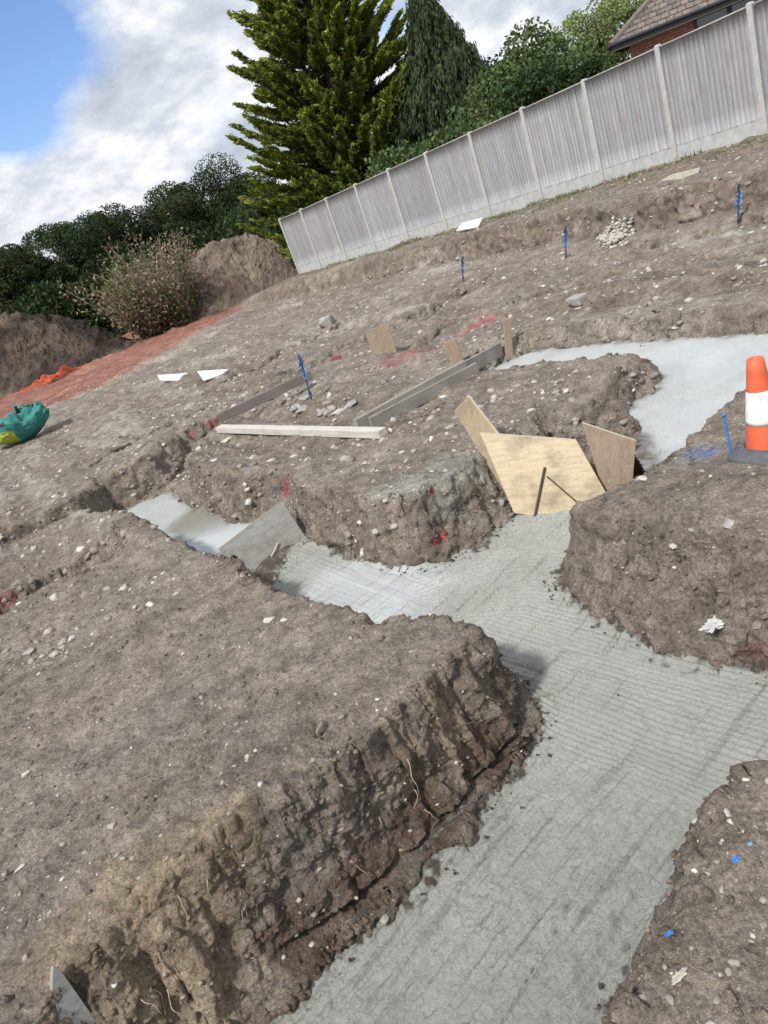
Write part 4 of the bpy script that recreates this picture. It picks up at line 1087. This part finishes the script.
# ------------------------------------------------------------------ orange barrier netting
def netting():
    p0 = gp(48, 384); p0 = Vector((p0[0], p0[1], hz(p0[0], p0[1])))
    root_ = empty('barrier_netting', p0); mb = MB(); n, m_ = 34, 16; W, Hh = 2.9, 2.6
    g = {}
    for i in range(n+1):
        for j in range(m_+1):
            u, v = i/n, j/m_
            x = (u-.5)*W*1.0; y = (v-.5)*1.3
            q = np.array([x*1.3]); z = abs(float(fbm(q, np.array([y*1.5]), np.array([2.]), 1.1, 3, .6, 401)[0]))*.8*math.exp(-((u-.55)/.25)**2)+.05
            g[i, j] = Vector((x+.2*math.sin(v*5), y, z))
    for i in range(n+1): mb.tube([g[i, j] for j in range(m_+1)], .014, 4)
    for j in range(m_+1): mb.tube([g[i, j] for i in range(n+1)], .020, 4)
    o = mb.build('netting_mesh', simple('orange_net', (.62, .13, .06), .5, 5, .15), root_); root_.rotation_euler = (0, 0, .9)
    tag(root_, 'crumpled orange plastic barrier netting on the red haul strip', 'netting')
netting()

# ------------------------------------------------------------------ spoil heaps
def heap(name, px, py, dist, wx, wy, h, label, seed, skew=0, cols=((.15, .12, .095), (.24, .19, .14)), dirx=0):
    d = Vector(ray(px, py)); d *= dist/Vector((d.x, d.y, 0)).length; c = Vector((d.x, d.y, plat(0, d.y)-.3))
    n = 420; X, Y = np.meshgrid(np.linspace(-1.3, 1.3, n), np.linspace(-1.3, 1.3, n), indexing='ij')
    r = np.hypot(X, Y)
    wx_ = X+.18*fbm(X, Y, 0*X, 1.7, 2, .5, seed)
    prof = np.exp(-((wx_-skew*.3)**2*1.9+Y**2*2.0))*1.0+.35*np.exp(-((wx_+skew*.6)**2*5+Y**2*3))
    Z = h*(prof*1.15-.06)+h*.16*fbm(X*wx, Y*wy, 0*X, .55, 3, .6, seed+1)*prof
    # rain and track rills running down
    th = np.arctan2(Y, X); Z += h*.05*fbm(th*3.5, r*1.0, 0*X, 1.6, 4, .65, seed+2, ridged=True)*ss(.1, .6, r)*prof*2
    Z += .34*fbm(X*wx, Y*wy, Z, 1.3, 6, .68, seed+3, ridged=True)*np.clip(prof*2, 0, 1)+.16*fbm(X*wx, Y*wy, Z, 4.2, 4, .7, seed+13)*np.clip(prof*2.5, 0, 1)
    P_ = np.stack([X*wx, Y*wy, Z], -1)
    P_[..., 0] += .15*fbm(X*wx, Y*wy, Z, 1.2, 3, .6, seed+5); P_[..., 1] += .15*fbm(X*wx, Y*wy, Z, 1.2, 3, .6, seed+6)
    id_ = np.arange(n*n).reshape(n, n); F_ = np.stack([id_[:-1, :-1].ravel(), id_[1:, :-1].ravel(), id_[1:, 1:].ravel(), id_[:-1, 1:].ravel()], 1)
    m = ss(-.3, .5, fbm(X*wx, Y*wy, Z, .8, 4, .6, seed+4))[..., None]; C = np.array(cols[0])*(1-m)+np.array(cols[1])*m
    o = mesh_np(name, P_.reshape(-1, 3), F_, M_HEAP, smooth=True, col=C.reshape(-1, 3)); o.location = c; o.rotation_euler = (0, 0, dirx); tag(o, label, 'spoil heap'); return o
M_HEAP = colmat('heap_soil', .95, .35, 3, .9, .12)
heap('spoil_heap', 36, 366, 39, 4.4, 2.6, 2.45, 'dark spoil heap tangled with roots at the left edge', 501, .5, ((.034, .026, .021), (.115, .088, .068)))
heap('spoil_heap', 224, 286, 39.5, 4.6, 2.6, 2.8, 'brown spoil heap with a rounded grassy top beside the fence end', 511, .7, ((.13, .10, .08), (.22, .175, .13)), .0)

# ------------------------------------------------------------------ foliage
M_LEAF = colmat('leaves', .65, .25, .6, 0, 0, .32)
M_BARK = simple('bark', (.11, .085, .065), .9, 6, .35, .6, .02)
def leaves_mesh(name, cen, dirs, ln, wd, col, parent, label=None, cup=.0):
    """one quad-pair (bent) per leaf spray, pointing along dirs"""
    n = len(cen); dirs = dirs/(np.linalg.norm(dirs, axis=1, keepdims=True)+1e-9)
    rv = rng.normal(size=(n, 3)); s = np.cross(dirs, rv); s /= np.linalg.norm(s, axis=1, keepdims=True)+1e-9
    ln = np.broadcast_to(np.asarray(ln), (n,))[:, None]; wd = np.broadcast_to(np.asarray(wd), (n,))[:, None]
    a = cen-dirs*ln*.5; b = cen+s*wd*.5-dirs*ln*.05; c = cen+dirs*ln*.5; d = cen-s*wd*.5-dirs*ln*.05
    V = np.stack([a, b, c, d], 1).reshape(-1, 3); F_ = np.arange(4*n).reshape(n, 4)
    return mesh_np(name, V, F_, M_LEAF, parent, col=np.repeat(col, 4, axis=0))
def base_at(px, py_hor, dist, z):
    d = Vector(ray(px, py_hor)); d *= dist/Vector((d.x, d.y, 0)).length; return Vector((d.x, d.y, z))
def broadleaf(px, py_top, dist, zb, wid, label, pal, name='broadleaf_tree', nclump=70, nleaf=230, lsize=.34, group='hedgerow trees behind the site', low=.12, py_base=None, seed=0, squ=1.0, trunk=True, cat='tree'):
    """crown top at the given sight line; wid = crown width in metres"""
    d = Vector(ray(px, py_top)); d *= dist/Vector((d.x, d.y, 0)).length; top = d.z; base = Vector((d.x, d.y, zb)); Hh = top-zb
    root_ = empty(name, base)
    r0 = np.random.default_rng(abs(seed+int(px*7)))
    cz = Hh*(low+1)/2; rz = Hh*(1-low)/2; rx = wid/2
    cc = []
    while len(cc) < nclump:
        v = r0.normal(size=3); v /= np.linalg.norm(v); q = r0.random()**.35
        prof = 1.0 if v[2] > 0 else .9
        cc.append((v[0]*rx*q*prof, v[1]*rx*q*prof, cz+v[2]*rz*q*.93))
    cc = np.array(cc); cr_ = (.12+.14*r0.random(nclump))*wid*squ*.9; cc += r0.normal(0, .022*wid, cc.shape)
    pts = []; dr = []; col = []
    for c, r_ in zip(cc, cr_):
        v = r0.normal(size=(nleaf, 3)); v /= np.linalg.norm(v, axis=1, keepdims=True)
        q = (.45+.55*r0.random(nleaf)**.6)[:, None]; sc = np.array([1, 1, .75])
        pts.append(c+v*q*r_*sc); dr.append(v*.25+r0.normal(size=(nleaf, 3))*.6)
        k_ = pal[r0.integers(0, len(pal))]; col.append(np.array(k_)*(.7+.6*r0.random((nleaf, 1)))*(.88+.24*r0.random()))
    pts = np.concatenate(pts); dr = np.concatenate(dr); col = np.concatenate(col)
    leaves_mesh('crown', pts, dr, lsize*(.7+.6*r0.random(len(pts))), lsize*.7, col, root_)
    if trunk:
        mb = MB(); tr = Hh*.028+.06
        mb.tube([(0, 0, -.4), (0, 0, Hh*.2), (.1, .05, Hh*.45), (.0, .1, Hh*.75)], [tr*1.3, tr, tr*.7, tr*.25], 10)
        for j in range(9):
            a = j*2.4; z0_ = Hh*(.25+.05*j); mb.tube([(0, 0, z0_), (math.cos(a)*rx*.4, math.sin(a)*rx*.4, z0_+Hh*.1), (math.cos(a)*rx*.75, math.sin(a)*rx*.75, z0_+Hh*.2)], [tr*.5, tr*.3, tr*.1], 6)
        mb.build('trunk', M_BARK, root_, True)
    tag(root_, label, cat, group); return root_
OAK = [(.030, .052, .016), (.040, .066, .020), (.024, .042, .014), (.050, .075, .024)]
ZT = -3.6
OAK3 = [(.034, .056, .017), (.046, .070, .022), (.028, .048, .014)]
OAK2 = [(.045, .075, .020), (.060, .090, .026), (.036, .062, .018)]
hz_spec = [(-6, 246, 60, 7.0, 'low dark tree cut by the left edge of the photo'),
           (38, 222, 64, 6.6, 'rounded dark oak above the dark spoil heap'),
           (84, 206, 60, 7.2, 'broad dark oak just left of the brown shrub'),
           (126, 204, 66, 5.6, 'smaller oak crown directly above the brown shrub'),
           (156, 187, 60, 6.4, 'oak rising right behind the brown shrub'),
           (211, 162, 62, 8.4, 'highest and widest dark oak of the treeline left of the conifers'),
           (262, 176, 58, 6.0, 'shaded oak touching the left side of the big conifer')]
for j, (px, pt, ds, wd, lab) in enumerate(hz_spec):
    broadleaf(px, pt+4, ds, ZT, wd, lab, [OAK, OAK3][j % 2], 'oak_tree', 60, 1250, .15, low=.0, seed=j, squ=1.0)
# low hedge mass under the treeline
def hedge(name, pts_px, dist, h, label, pal, w=2.5, n=16000, ls=.3, zb=ZT):
    P3 = []
    for a, b in pts_px:
        d = Vector(ray(a, b)); d *= dist/Vector((d.x, d.y, 0)).length; P3.append((d.x, d.y))
    P3 = np.array(P3); t = rng.random(n)*(len(P3)-1); i = np.minimum(t.astype(int), len(P3)-2); f = (t-i)[:, None]
    c = P3[i]*(1-f)+P3[i+1]*f
    th = rng.random(n)*np.pi; hh = h*(1+.3*fbm(c[:, 0], c[:, 1], 0*c[:, 0], .5, 3, .6, 601))
    q = .75+.3*rng.random(n)
    z = np.abs(np.sin(th))*hh*q; off = np.cos(th)*w*q
    pts = np.stack([c[:, 0]+rng.normal(0, .3, n), c[:, 1]+off, zb+z], 1)
    dr = np.stack([rng.normal(0, .6, n), np.cos(th), np.abs(np.sin(th))], 1)+rng.normal(0, .5, (n, 3))
    col = np.array(pal)[rng.integers(0, len(pal), n)]*(.7+.6*rng.random((n, 1)))
    o = leaves_mesh(name, pts, dr, ls, ls*.7, col, None); tag(o, label, 'hedge', kind='stuff'); return o
hedge('undergrowth', [(-160, 380), (0, 327), (150, 270), (300, 214), (420, 170)], 56, 4.2, 'dark continuous undergrowth along the foot of the treeline', OAK, 2.5, 26000, .34)

# brown-leaved shrub between the heaps
def shrub():
    c = base_at(160, 290, 38, -3.0); root_ = empty('dying_shrub', c); r0 = np.random.default_rng(9)
    pts = []; dr = []; col = []; mb = MB()
    for j in range(110):
        a = r0.random()*6.28; q = r0.random()**.5; ln = 2.4+3.0*r0.random(); tilt = .15+.75*q
        v = np.array([math.cos(a)*math.sin(tilt)*.72, math.sin(a)*math.sin(tilt), math.cos(tilt)])
        ox = r0.uniform(-1.5, .8); p0 = np.array([ox, r0.uniform(-.8, .8), 0]); ln *= (1.0 if ox > -.6 else .72)
        p1 = p0+v*ln*.5+r0.normal(0, .12, 3); p2 = p0+v*ln+r0.normal(0, .25, 3)
        mb.tube([p0, p1, p2], [.035, .02, .008], 5)
        for _ in range(5):
            t = r0.random(); s0 = p1*(1-t)+p2*t; e0 = s0+v*.5+r0.normal(0, .35, 3); mb.tube([s0, e0], [.010, .005], 4)
        m = int(40+110*r0.random()); t = r0.random(m)**.7; s = p0+(p2-p0)*t[:, None]+r0.normal(0, .28, (m, 3)); pts.append(s); dr.append(r0.normal(size=(m, 3))+v*.5)
        pal = [(.27, .205, .13), (.21, .165, .105), (.15, .145, .07), (.30, .235, .16)] if r0.random() < .7 else [(.09, .115, .035), (.12, .14, .05)]
        col.append(np.array(pal)[r0.integers(0, len(pal), m)]*(.7+.6*r0.random((m, 1))))
    leaves_mesh('foliage', np.concatenate(pts), np.concatenate(dr), .17, .10, np.concatenate(col), root_)
    mb.build('branches', simple('twig', (.22, .18, .14), .9, 10, .3), root_, True)
    tag(root_, 'half dead brown and olive shrub standing between the two spoil heaps', 'shrub')
shrub()

def conifer_up():
    """large spreading conifer, upswept feathery limbs"""
    dist = 36.; c = base_at(366, 190, dist, -2.9); root_ = empty('cypress_tree', c); Hh = 14.5; r0 = np.random.default_rng(21)
    pts = []; dr = []; col = []; ln = []; mb = MB()
    mb.tube([(0, 0, -.3), (0, 0, 4), (.1, 0, 9), (0, 0, 14)], [.42, .34, .2, .05], 10)
    for j in range(360):
        z0 = .6+13.0*(j+r0.random())/360; f = (z0-1)/12.9
        R0 = 4.75*(1-f)**.62*(.72+.38*r0.random())+.45
        if r0.random() < .08: R0 *= 1.14
        a = j*2.39996+r0.normal(0, .3); ud = np.array([math.cos(a), math.sin(a), 0])
        K = 9; rise = R0*(r0.normal(.20, .11)); sag = -.12*R0; 
        cp = []
        for q in np.linspace(0, 1, K):
            cp.append(np.array([0, 0, z0])+ud*R0*q+np.array([0, 0, sag*math.sin(q*3.14)+rise*q**1.9])+r0.normal(0, .05, 3)*q)
        cp = np.array(cp); mb.tube(cp[::2], [.07*(1-f)+.02, .05*(1-f)+.015, .03, .02, .008], 5)
        side = np.array([-ud[1], ud[0], 0])
        # sub sprays: flat plumes that curve upward, tips point outwards and up
        ns = int(22+R0*10)
        for s_ in range(ns):
            t = .22+.78*r0.random()**.75; i = min(int(t*(K-1)), K-2); fr = t*(K-1)-i; p = cp[i]*(1-fr)+cp[i+1]*fr
            wv = (1-t)*.9+.22; sg = r0.choice([-1, 1]); L_ = (.25+.8*r0.random())*wv*1.1+.12
            dv = ud*(.75+.3*t)+side*sg*(.75*(1-.5*t))+np.array([0, 0, .12+.34*t+.14*r0.normal()]); dv /= np.linalg.norm(dv)
            m = int(9+L_*16); tt_ = r0.random(m); q = p+dv*(tt_*L_)[:, None]+r0.normal(0, .055, (m, 3))*(1.15-tt_[:, None]); q[:, 2] += .12*L_*tt_**2
            pts.append(q); dr.append(dv+r0.normal(0, .5, (m, 3))+np.array([0, 0, .1]))
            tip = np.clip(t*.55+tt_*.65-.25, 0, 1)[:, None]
            c0 = np.array([.045, .085, .022]); c1 = np.array([.42, .47, .060])*(.55+.7*r0.random());  # new growth is yellower; light on the tips is also painted into c1
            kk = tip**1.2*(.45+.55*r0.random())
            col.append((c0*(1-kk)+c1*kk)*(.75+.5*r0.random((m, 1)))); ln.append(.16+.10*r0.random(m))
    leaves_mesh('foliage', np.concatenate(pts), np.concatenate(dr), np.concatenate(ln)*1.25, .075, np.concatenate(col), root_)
    mb.build('trunk', M_BARK, root_, True)
    tag(root_, 'large spreading yellow-green conifer with upswept limbs behind the far end of the fence', 'tree')
conifer_up()
def conifer_weep():
    dist = 33.; c = base_at(462, 150, dist, -2.6); root_ = empty('weeping_cypress_tree', c); r0 = np.random.default_rng(33)
    d = Vector(ray(408, -12)); d *= dist/Vector((d.x, d.y, 0)).length; Hh = d.z-c.z
    pts = []; dr = []; col = []; mb = MB(); mb.tube([(0, 0, -.3), (0, 0, Hh*.5), (0, 0, Hh)], [.3, .2, .03], 10)
    for j in range(290):
        z0 = .8+(Hh-.9)*(j+r0.random())/290; f = z0/Hh; R0 = (3.7*(1-f)**.98+.10)*(.55+.62*r0.random()); a = j*2.39996
        ud = np.array([math.cos(a), math.sin(a), 0]); 
        cp = [np.array([0, 0, z0])+ud*R0*q+np.array([0, 0, R0*(.18*math.sin(q*2.2)-.16*q*q)]) for q in (0, .33, .66, 1)]
        mb.tube(cp, [.04, .03, .02, .008], 5); cp = np.array(cp)
        for s_ in range(int(12+R0*9)):
            t = .2+.8*r0.random()**.7; p = cp[0]*(1-t)+cp[3]*t; p[2] = np.interp(t*3, [0, 1, 2, 3], cp[:, 2]); p = p+r0.normal(0, .12, 3)
            L_ = .45+.65*r0.random(); m = 26; tt_ = r0.random(m); q = p+np.array([0, 0, -1.])*(tt_*L_)[:, None]+ud*(.12*tt_)[:, None]+r0.normal(0, .045, (m, 3))
            pts.append(q); dr.append(np.array([0, 0, -1.])+ud*.3+r0.normal(0, .25, (m, 3)))
            col.append(np.array([.050, .072, .030])*(.5+1.0*r0.random((m, 1)))*(.75+.5*r0.random()))
    leaves_mesh('foliage', np.concatenate(pts), np.concatenate(dr), .24, .06, np.concatenate(col), root_)
    mb.build('trunk', M_BARK, root_, True)
    tag(root_, 'dark narrow conifer with drooping fronds right of the large conifer', 'tree')
conifer_weep()
GR = [(.09, .135, .045), (.12, .165, .055), (.07, .11, .038), (.14, .18, .065)]
GL = [(.20, .25, .09), (.24, .29, .11), (.16, .21, .08)]
broadleaf(520, 42, 31, -2.2, 5.0, 'round mid green tree right of the drooping conifer', GR, 'garden_tree', 70, 330, .16, group=None, low=.05, seed=41, cat='tree')
broadleaf(482, 62, 34, -2.2, 4.2, 'dark green bushy tree between the drooping conifer and the round tree', OAK, 'garden_tree', 50, 330, .16, group=None, low=.05, seed=42, cat='tree')
broadleaf(548, 62, 27, -2.0, 3.4, 'low dense laurel behind the middle of the fence', [(.05, .085, .02), (.035, .06, .016)], 'laurel_bush', 46, 330, .13, group=None, low=.05, seed=43, cat='bush')
broadleaf(590, -14, 46, -2.2, 5.4, 'tall light green feathery tree left of the house', GL, 'birch_tree', 60, 210, .16, group=None, low=.15, seed=44, squ=.72, cat='tree')
broadleaf(636, -40, 48, -2.2, 6.0, 'light green feathery tree behind the house roof', GL, 'birch_tree', 60, 210, .16, group=None, low=.15, seed=45, squ=.72, cat='tree')
broadleaf(596, 48, 25, -1.9, 2.6, 'dark shrub at the corner of the house', [(.03, .055, .015), (.05, .08, .02)], 'garden_shrub', 34, 300, .12, group=None, low=.05, seed=46, cat='shrub')
hedge('hedge_behind_fence', [(380, 175), (460, 145), (560, 105), (612, 86)], 27.5, 2.4, 'dark low hedge growing just behind the fence', GR, .8, 15000, .16, -2.0)

# grass tufts along the fence foot
def grass():
    n = 9000; t = rng.uniform(-5, 19, n); s = np.abs(rng.normal(0, .75, n))+.08
    keep = fbm(t, s, 0*t, .9, 3, .6, 701)+.3*rng.random(n) > .20+.12*s; t, s = t[keep], s[keep]; n = len(t)
    xy = FEN0+FDIR*t[:, None]+FNRM*s[:, None]; z = height(xy[:, 0], xy[:, 1])
    h = .05+.10*rng.random(n)*(1.2-np.clip(s, 0, 1))
    dv = np.stack([rng.normal(0, .5, n), rng.normal(0, .5, n), np.ones(n)], 1)
    cen = np.stack([xy[:, 0], xy[:, 1], z+h*.4], 1)
    col = np.array([(.10, .115, .035), (.20, .18, .09), (.26, .23, .13), (.07, .09, .03)])[rng.integers(0, 4, n)]
    o = leaves_mesh('grass', cen, dv, h*1.1, .018, col, None); tag(o, 'thin dry grass tufts along the foot of the fence', 'grass', kind='stuff')
grass()

# ------------------------------------------------------------------ house
def house():
    dist = 22.; cpt = Vector(ray(611, 46)); cpt *= dist/cpt.y     # eave corner
    ze = cpt.z; x0 = cpt.x; y0 = cpt.y; W = 13.; Dp = 7.2; pt = math.radians(33); zg = -2.1; root_ = empty('house', (x0, y0, zg)); root_.rotation_euler = (0, 0, -math.radians(28))
    O = Vector((x0, y0, zg)); ov = .42
    # walls with brick courses in the material
    m, nt, b = newmat('red_brick'); co = objco(nt)
    br = nt.nodes.new('ShaderNodeTexBrick'); sx = nt.nodes.new('ShaderNodeSeparateXYZ'); L(nt, co, sx.inputs[0]); cx = nt.nodes.new('ShaderNodeCombineXYZ')
    L(nt, math_(nt, 'ADD', sx.outputs[0], sx.outputs[1]), cx.inputs[0]); L(nt, sx.outputs[2], cx.inputs[1]); L(nt, cx.outputs[0], br.inputs['Vector'])
    br.inputs['Color1'].default_value = (.33, .095, .055, 1); br.inputs['Color2'].default_value = (.22, .065, .045, 1); br.inputs['Mortar'].default_value = (.32, .28, .24, 1)
    br.inputs['Scale'].default_value = 1.0; br.inputs['Brick Width'].default_value = .225; br.inputs['Row Height'].default_value = .075; br.inputs['Mortar Size'].default_value = .008
    L(nt, mix(nt, 1.0, br.outputs['Color'], ramp(nt, noise(nt, co, 9, 4), [(.3, .8), (.7, 1.2)]), 'MULTIPLY'), b.inputs['Base Color']); b.inputs['Roughness'].default_value = .9
    bump(nt, b, br.outputs['Fac'], -.5, .006)
    xw0, xw1, yw0, yw1 = ov, W-ov, ov, Dp-ov; zt = ze-zg+.02
    wall = MB()
    # front wall with window opening
    wl = Vector(ray(697, 24)); wl *= (y0+yw0)/wl.y; wr = Vector(ray(747, 4)); wr *= (y0+yw0)/wr.y
    ca9, sa9 = math.cos(math.radians(28)), math.sin(math.radians(28))
    def along(px, py):
        d = ray(px, py); best = min(np.arange(0, 12, .01), key=lambda u: abs((x0+u*ca9+yw0*sa9)/(y0-u*sa9+yw0*ca9)-d[0]/d[1])); return float(best)
    a0 = along(694, 26); a1 = a0+2.1; zw0 = zt-1.25; zw1 = zt-.10
    def bx(x_, X_, y_, Y_, z_, Z_): wall.box(((x_+X_)/2, (y_+Y_)/2, (z_+Z_)/2), (X_-x_, Y_-y_, Z_-z_))
    bx(xw0, a0, yw0, yw0+.25, 0, zt); bx(a1, xw1, yw0, yw0+.25, 0, zt); bx(a0, a1, yw0, yw0+.25, 0, zw0); bx(a0, a1, yw0, yw0+.25, zw1, zt)
    bx(xw0, xw0+.25, yw0+.25, yw1, 0, zt); bx(xw1-.25, xw1, yw0+.25, yw1, 0, zt); bx(xw0+.25, xw1-.25, yw1-.25, yw1, 0, zt)
    wall.build('wall', m, root_)
    # window
    M_FR = simple('dark_frame', (.03, .033, .04), .4, 10, .1); M_FRW = simple('white_frame', (.6, .6, .6), .4, 10, .1)
    mg, ntg, bg = newmat('window_glass'); bg.inputs['Base Color'].default_value = (.05, .06, .07, 1); bg.inputs['Roughness'].default_value = .05; bg.inputs['Specular IOR Level'].default_value = .9
    ng_ = noise(ntg, objco(ntg), 2, 2); bump(ntg, bg, ng_, .05, .01)
    win = MB(); yy = yw0+.10
    for (x_, X_, z_, Z_) in ((a0, a1, zw0, zw0+.07), (a0, a1, zw1-.07, zw1), (a0, a0+.09, zw0+.07, zw1-.07), (a1-.09, a1, zw0+.07, zw1-.07), (a0+.80, a0+.92, zw0+.07, zw1-.07), (a0+1.62, a0+1.72, zw0+.07, zw1-.07)):
        win.box(((x_+X_)/2, yy, (z_+Z_)/2), (X_-x_, .07, Z_-z_))
    wo = win.build('window', M_FR, root_)
    for (xa, xb_) in ((a0+.09, a0+.80), (a0+.92, a0+1.62), (a0+1.72, a1-.09)):
        g = MB(); g.box(((xa+xb_)/2, yy+.01, (zw0+zw1)/2), (xb_-xa, .012, zw1-zw0-.14)); g.build('pane', mg, wo)
    cu = MB(); cu.box(((a0+a1)/2+.3, yy+.14, (zw0+zw1)/2), (1.2, .03, zw1-zw0-.1)); cu.build('curtain', simple('curtain_cloth', (.6, .62, .62), .9, 8, .12), wo)
    # hipped roof made of overlapping tile courses
    rm, ntr, brf = newmat('concrete_tiles'); co = objco(ntr)
    brk = ntr.nodes.new('ShaderNodeTexBrick'); sx = ntr.nodes.new('ShaderNodeSeparateXYZ'); L(ntr, co, sx.inputs[0]); cx = ntr.nodes.new('ShaderNodeCombineXYZ')
    L(ntr, sx.outputs[0], cx.inputs[0]); L(ntr, sx.outputs[2], cx.inputs[1]); L(ntr, cx.outputs[0], brk.inputs['Vector'])
    brk.inputs['Scale'].default_value = 1; brk.inputs['Brick Width'].default_value = .20; brk.inputs['Row Height'].default_value = .125; brk.inputs['Mortar Size'].default_value = .012; brk.inputs['Bias'].default_value = .0
    brk.inputs['Color1'].default_value = (.20, .155, .125, 1); brk.inputs['Color2'].default_value = (.115, .095, .085, 1); brk.inputs['Mortar'].default_value = (.035, .03, .028, 1)
    cc = mix(ntr, ramp(ntr, noise(ntr, co, 14, 5, .7), [(.55, 0.0), (.68, .8)]), brk.outputs['Color'], (.33, .31, .25))
    L(ntr, cc, brf.inputs['Base Color']); brf.inputs['Roughness'].default_value = .9; bump(ntr, brf, brk.outputs['Fac'], -.8, .02)
    rf = MB(); H0 = ze-zg; tp = math.tan(pt); half = Dp/2; nC = int(half/ .21)
    for k_ in range(nC):
        q0, q1 = half*k_/nC, half*(k_+1)/nC+.03; z0_, z1_ = H0+q0*tp, H0+q1*tp; lip = .028
        for (A, B, C_, D__) in (((q0, q0), (W-q0, q0), (W-q1, q1), (q1, q1)), ((W-q0, Dp-q0), (q0, Dp-q0), (q1, Dp-q1), (W-q1, Dp-q1)), ((q0, Dp-q0), (q0, q0), (q1, q1), (q1, Dp-q1)), ((W-q0, q0), (W-q0, Dp-q0), (W-q1, Dp-q1), (W-q1, q1))):
            vs = [(*A, z0_+lip), (*B, z0_+lip), (*C_, z1_), (*D__, z1_), (*A, z0_), (*B, z0_)]
            rf.add(vs, [(0, 1, 2, 3), (4, 5, 1, 0)])
    rfo = rf.build('roof', rm, root_)
    hp = MB()
    for (A, B) in (((0, 0), (half, half)), ((W, 0), (W-half, half)), ((half, half), (W-half, half)), ((0, Dp), (half, half))):
        za = H0 if A in ((0, 0), (W, 0), (0, Dp)) else H0+half*tp
        hp.tube([(A[0], A[1], za+.02), (B[0], B[1], H0+half*tp+.02)], .085, 8)
    hp.build('ridge_tiles', simple('ridge', (.16, .13, .11), .9, 12, .3, .4), rfo)
    gt = MB(); gt.tube([(-.06, -.05, H0-.0), (W+.06, -.05, H0-.0)], .045, 8); gt.tube([(-.05, -.05, H0-.02), (-.05, Dp, H0-.02)], .06, 8); gt.build('gutter', M_FR, root_, True)
    fs_ = MB(); fs_.box((W/2, .01, H0-.07), (W, .03, .11)); fs_.box((.01, Dp/2, H0-.07), (.03, Dp-.04, .11)); fs_.build('fascia', simple('dark_fascia', (.055, .05, .05), .5, 6, .1), root_)
    sf = MB(); sf.box((W/2, ov/2+.03, H0-.135), (W-.04, ov, .015)); sf.build('soffit', M_FRW, root_)
    tag(root_, 'red brick bungalow with a brown tiled hip roof and dark window behind the fence', 'house')
house()

# ------------------------------------------------------------------ world and sun
sun_h = Vector((-.66, -.75, 0)).normalized(); EL = math.radians(50)
sd = Vector((sun_h.x*math.cos(EL), sun_h.y*math.cos(EL), math.sin(EL)))
W = bpy.data.worlds.new('World'); S.world = W; W.use_nodes = True; nt = W.node_tree
bgn = nt.nodes['Background']; sky = nt.nodes.new('ShaderNodeTexSky'); sky.sky_type = 'NISHITA'; sky.sun_disc = False
sky.sun_elevation = EL; sky.sun_rotation = math.atan2(sd.x, sd.y); sky.air_density = 1.0; sky.dust_density = .6
tc = nt.nodes.new('ShaderNodeTexCoord'); dirv = tc.outputs['Generated']
sx = nt.nodes.new('ShaderNodeSeparateXYZ'); L(nt, dirv, sx.inputs[0])
dz_ = math_(nt, 'ADD', math_(nt, 'MAXIMUM', sx.outputs[2], 0.0), .42)
cx = nt.nodes.new('ShaderNodeCombineXYZ'); L(nt, math_(nt, 'DIVIDE', sx.outputs[0], dz_), cx.inputs[0]); L(nt, math_(nt, 'DIVIDE', sx.outputs[1], dz_), cx.inputs[1])
cvec = cx.outputs[0]
n1 = noise(nt, mapping(nt, cvec, (1, 1, 1)), 1.9, 10, .58, .15); 
n2 = noise(nt, mapping(nt, cvec, (1, 1, 1), (0, 0, .6)), 3.4, 10, .62, .1)
def spot(px, py, rad):
    d = Vector(ray(px, py)).normalized(); v = nt.nodes.new('ShaderNodeVectorMath'); v.operation = 'DOT_PRODUCT'; L(nt, dirv, v.inputs[0]); v.inputs[1].default_value = d
    r = nt.nodes.new('ShaderNodeMapRange'); r.interpolation_type = 'SMOOTHSTEP'; L(nt, v.outputs['Value'], r.inputs[0])
    r.inputs[1].default_value = math.cos(math.radians(rad)); r.inputs[2].default_value = 1.0; return r.outputs[0]
cov = math_(nt, 'ADD', math_(nt, 'MULTIPLY', n1, 1.7), -.17)
for (a, b, r, w) in ((-5, 42, 8, -.30), (-20, 105, 5, -.22), (42, 0, 6, -.18), (35, 130, 3.5, -.14), (120, 225, 8, .10), (170, 60, 10, .14), (60, 200, 9, .14), (225, 118, 3.2, -.16)):
    cov = math_(nt, 'ADD', cov, math_(nt, 'MULTIPLY', spot(a, b, r), w))
mask = ramp(nt, cov, [(.38, 0.0), (.52, .55), (.66, 1.0)])
shade = ramp(nt, n2, [(.34, (4.1, 4.5, 5.3)), (.46, (5.8, 6.15, 6.8)), (.57, (8.6, 8.75, 9.0))])
skyc = mix(nt, 1.0, sky.outputs[0], (1.0, 1.12, 1.42), 'MULTIPLY')
L(nt, mix(nt, mask, skyc, shade), bgn.inputs['Color']); bgn.inputs['Strength'].default_value = .10
sl = bpy.data.lights.new('sun', 'SUN'); sl.energy = 3.5; sl.angle = math.radians(5); sl.color = (1.0, .975, .93)
so = bpy.data.objects.new('sun', sl); COL.objects.link(so); so.rotation_euler = sd.to_track_quat('Z', 'Y').to_euler(); so.location = (0, 0, 30)
S.view_settings.view_transform = 'Standard'; S.view_settings.look = 'None'; S.view_settings.exposure = 0.28; S.view_settings.gamma = 1.0
S.view_settings.use_curve_mapping = False
S.render.engine = 'CYCLES'
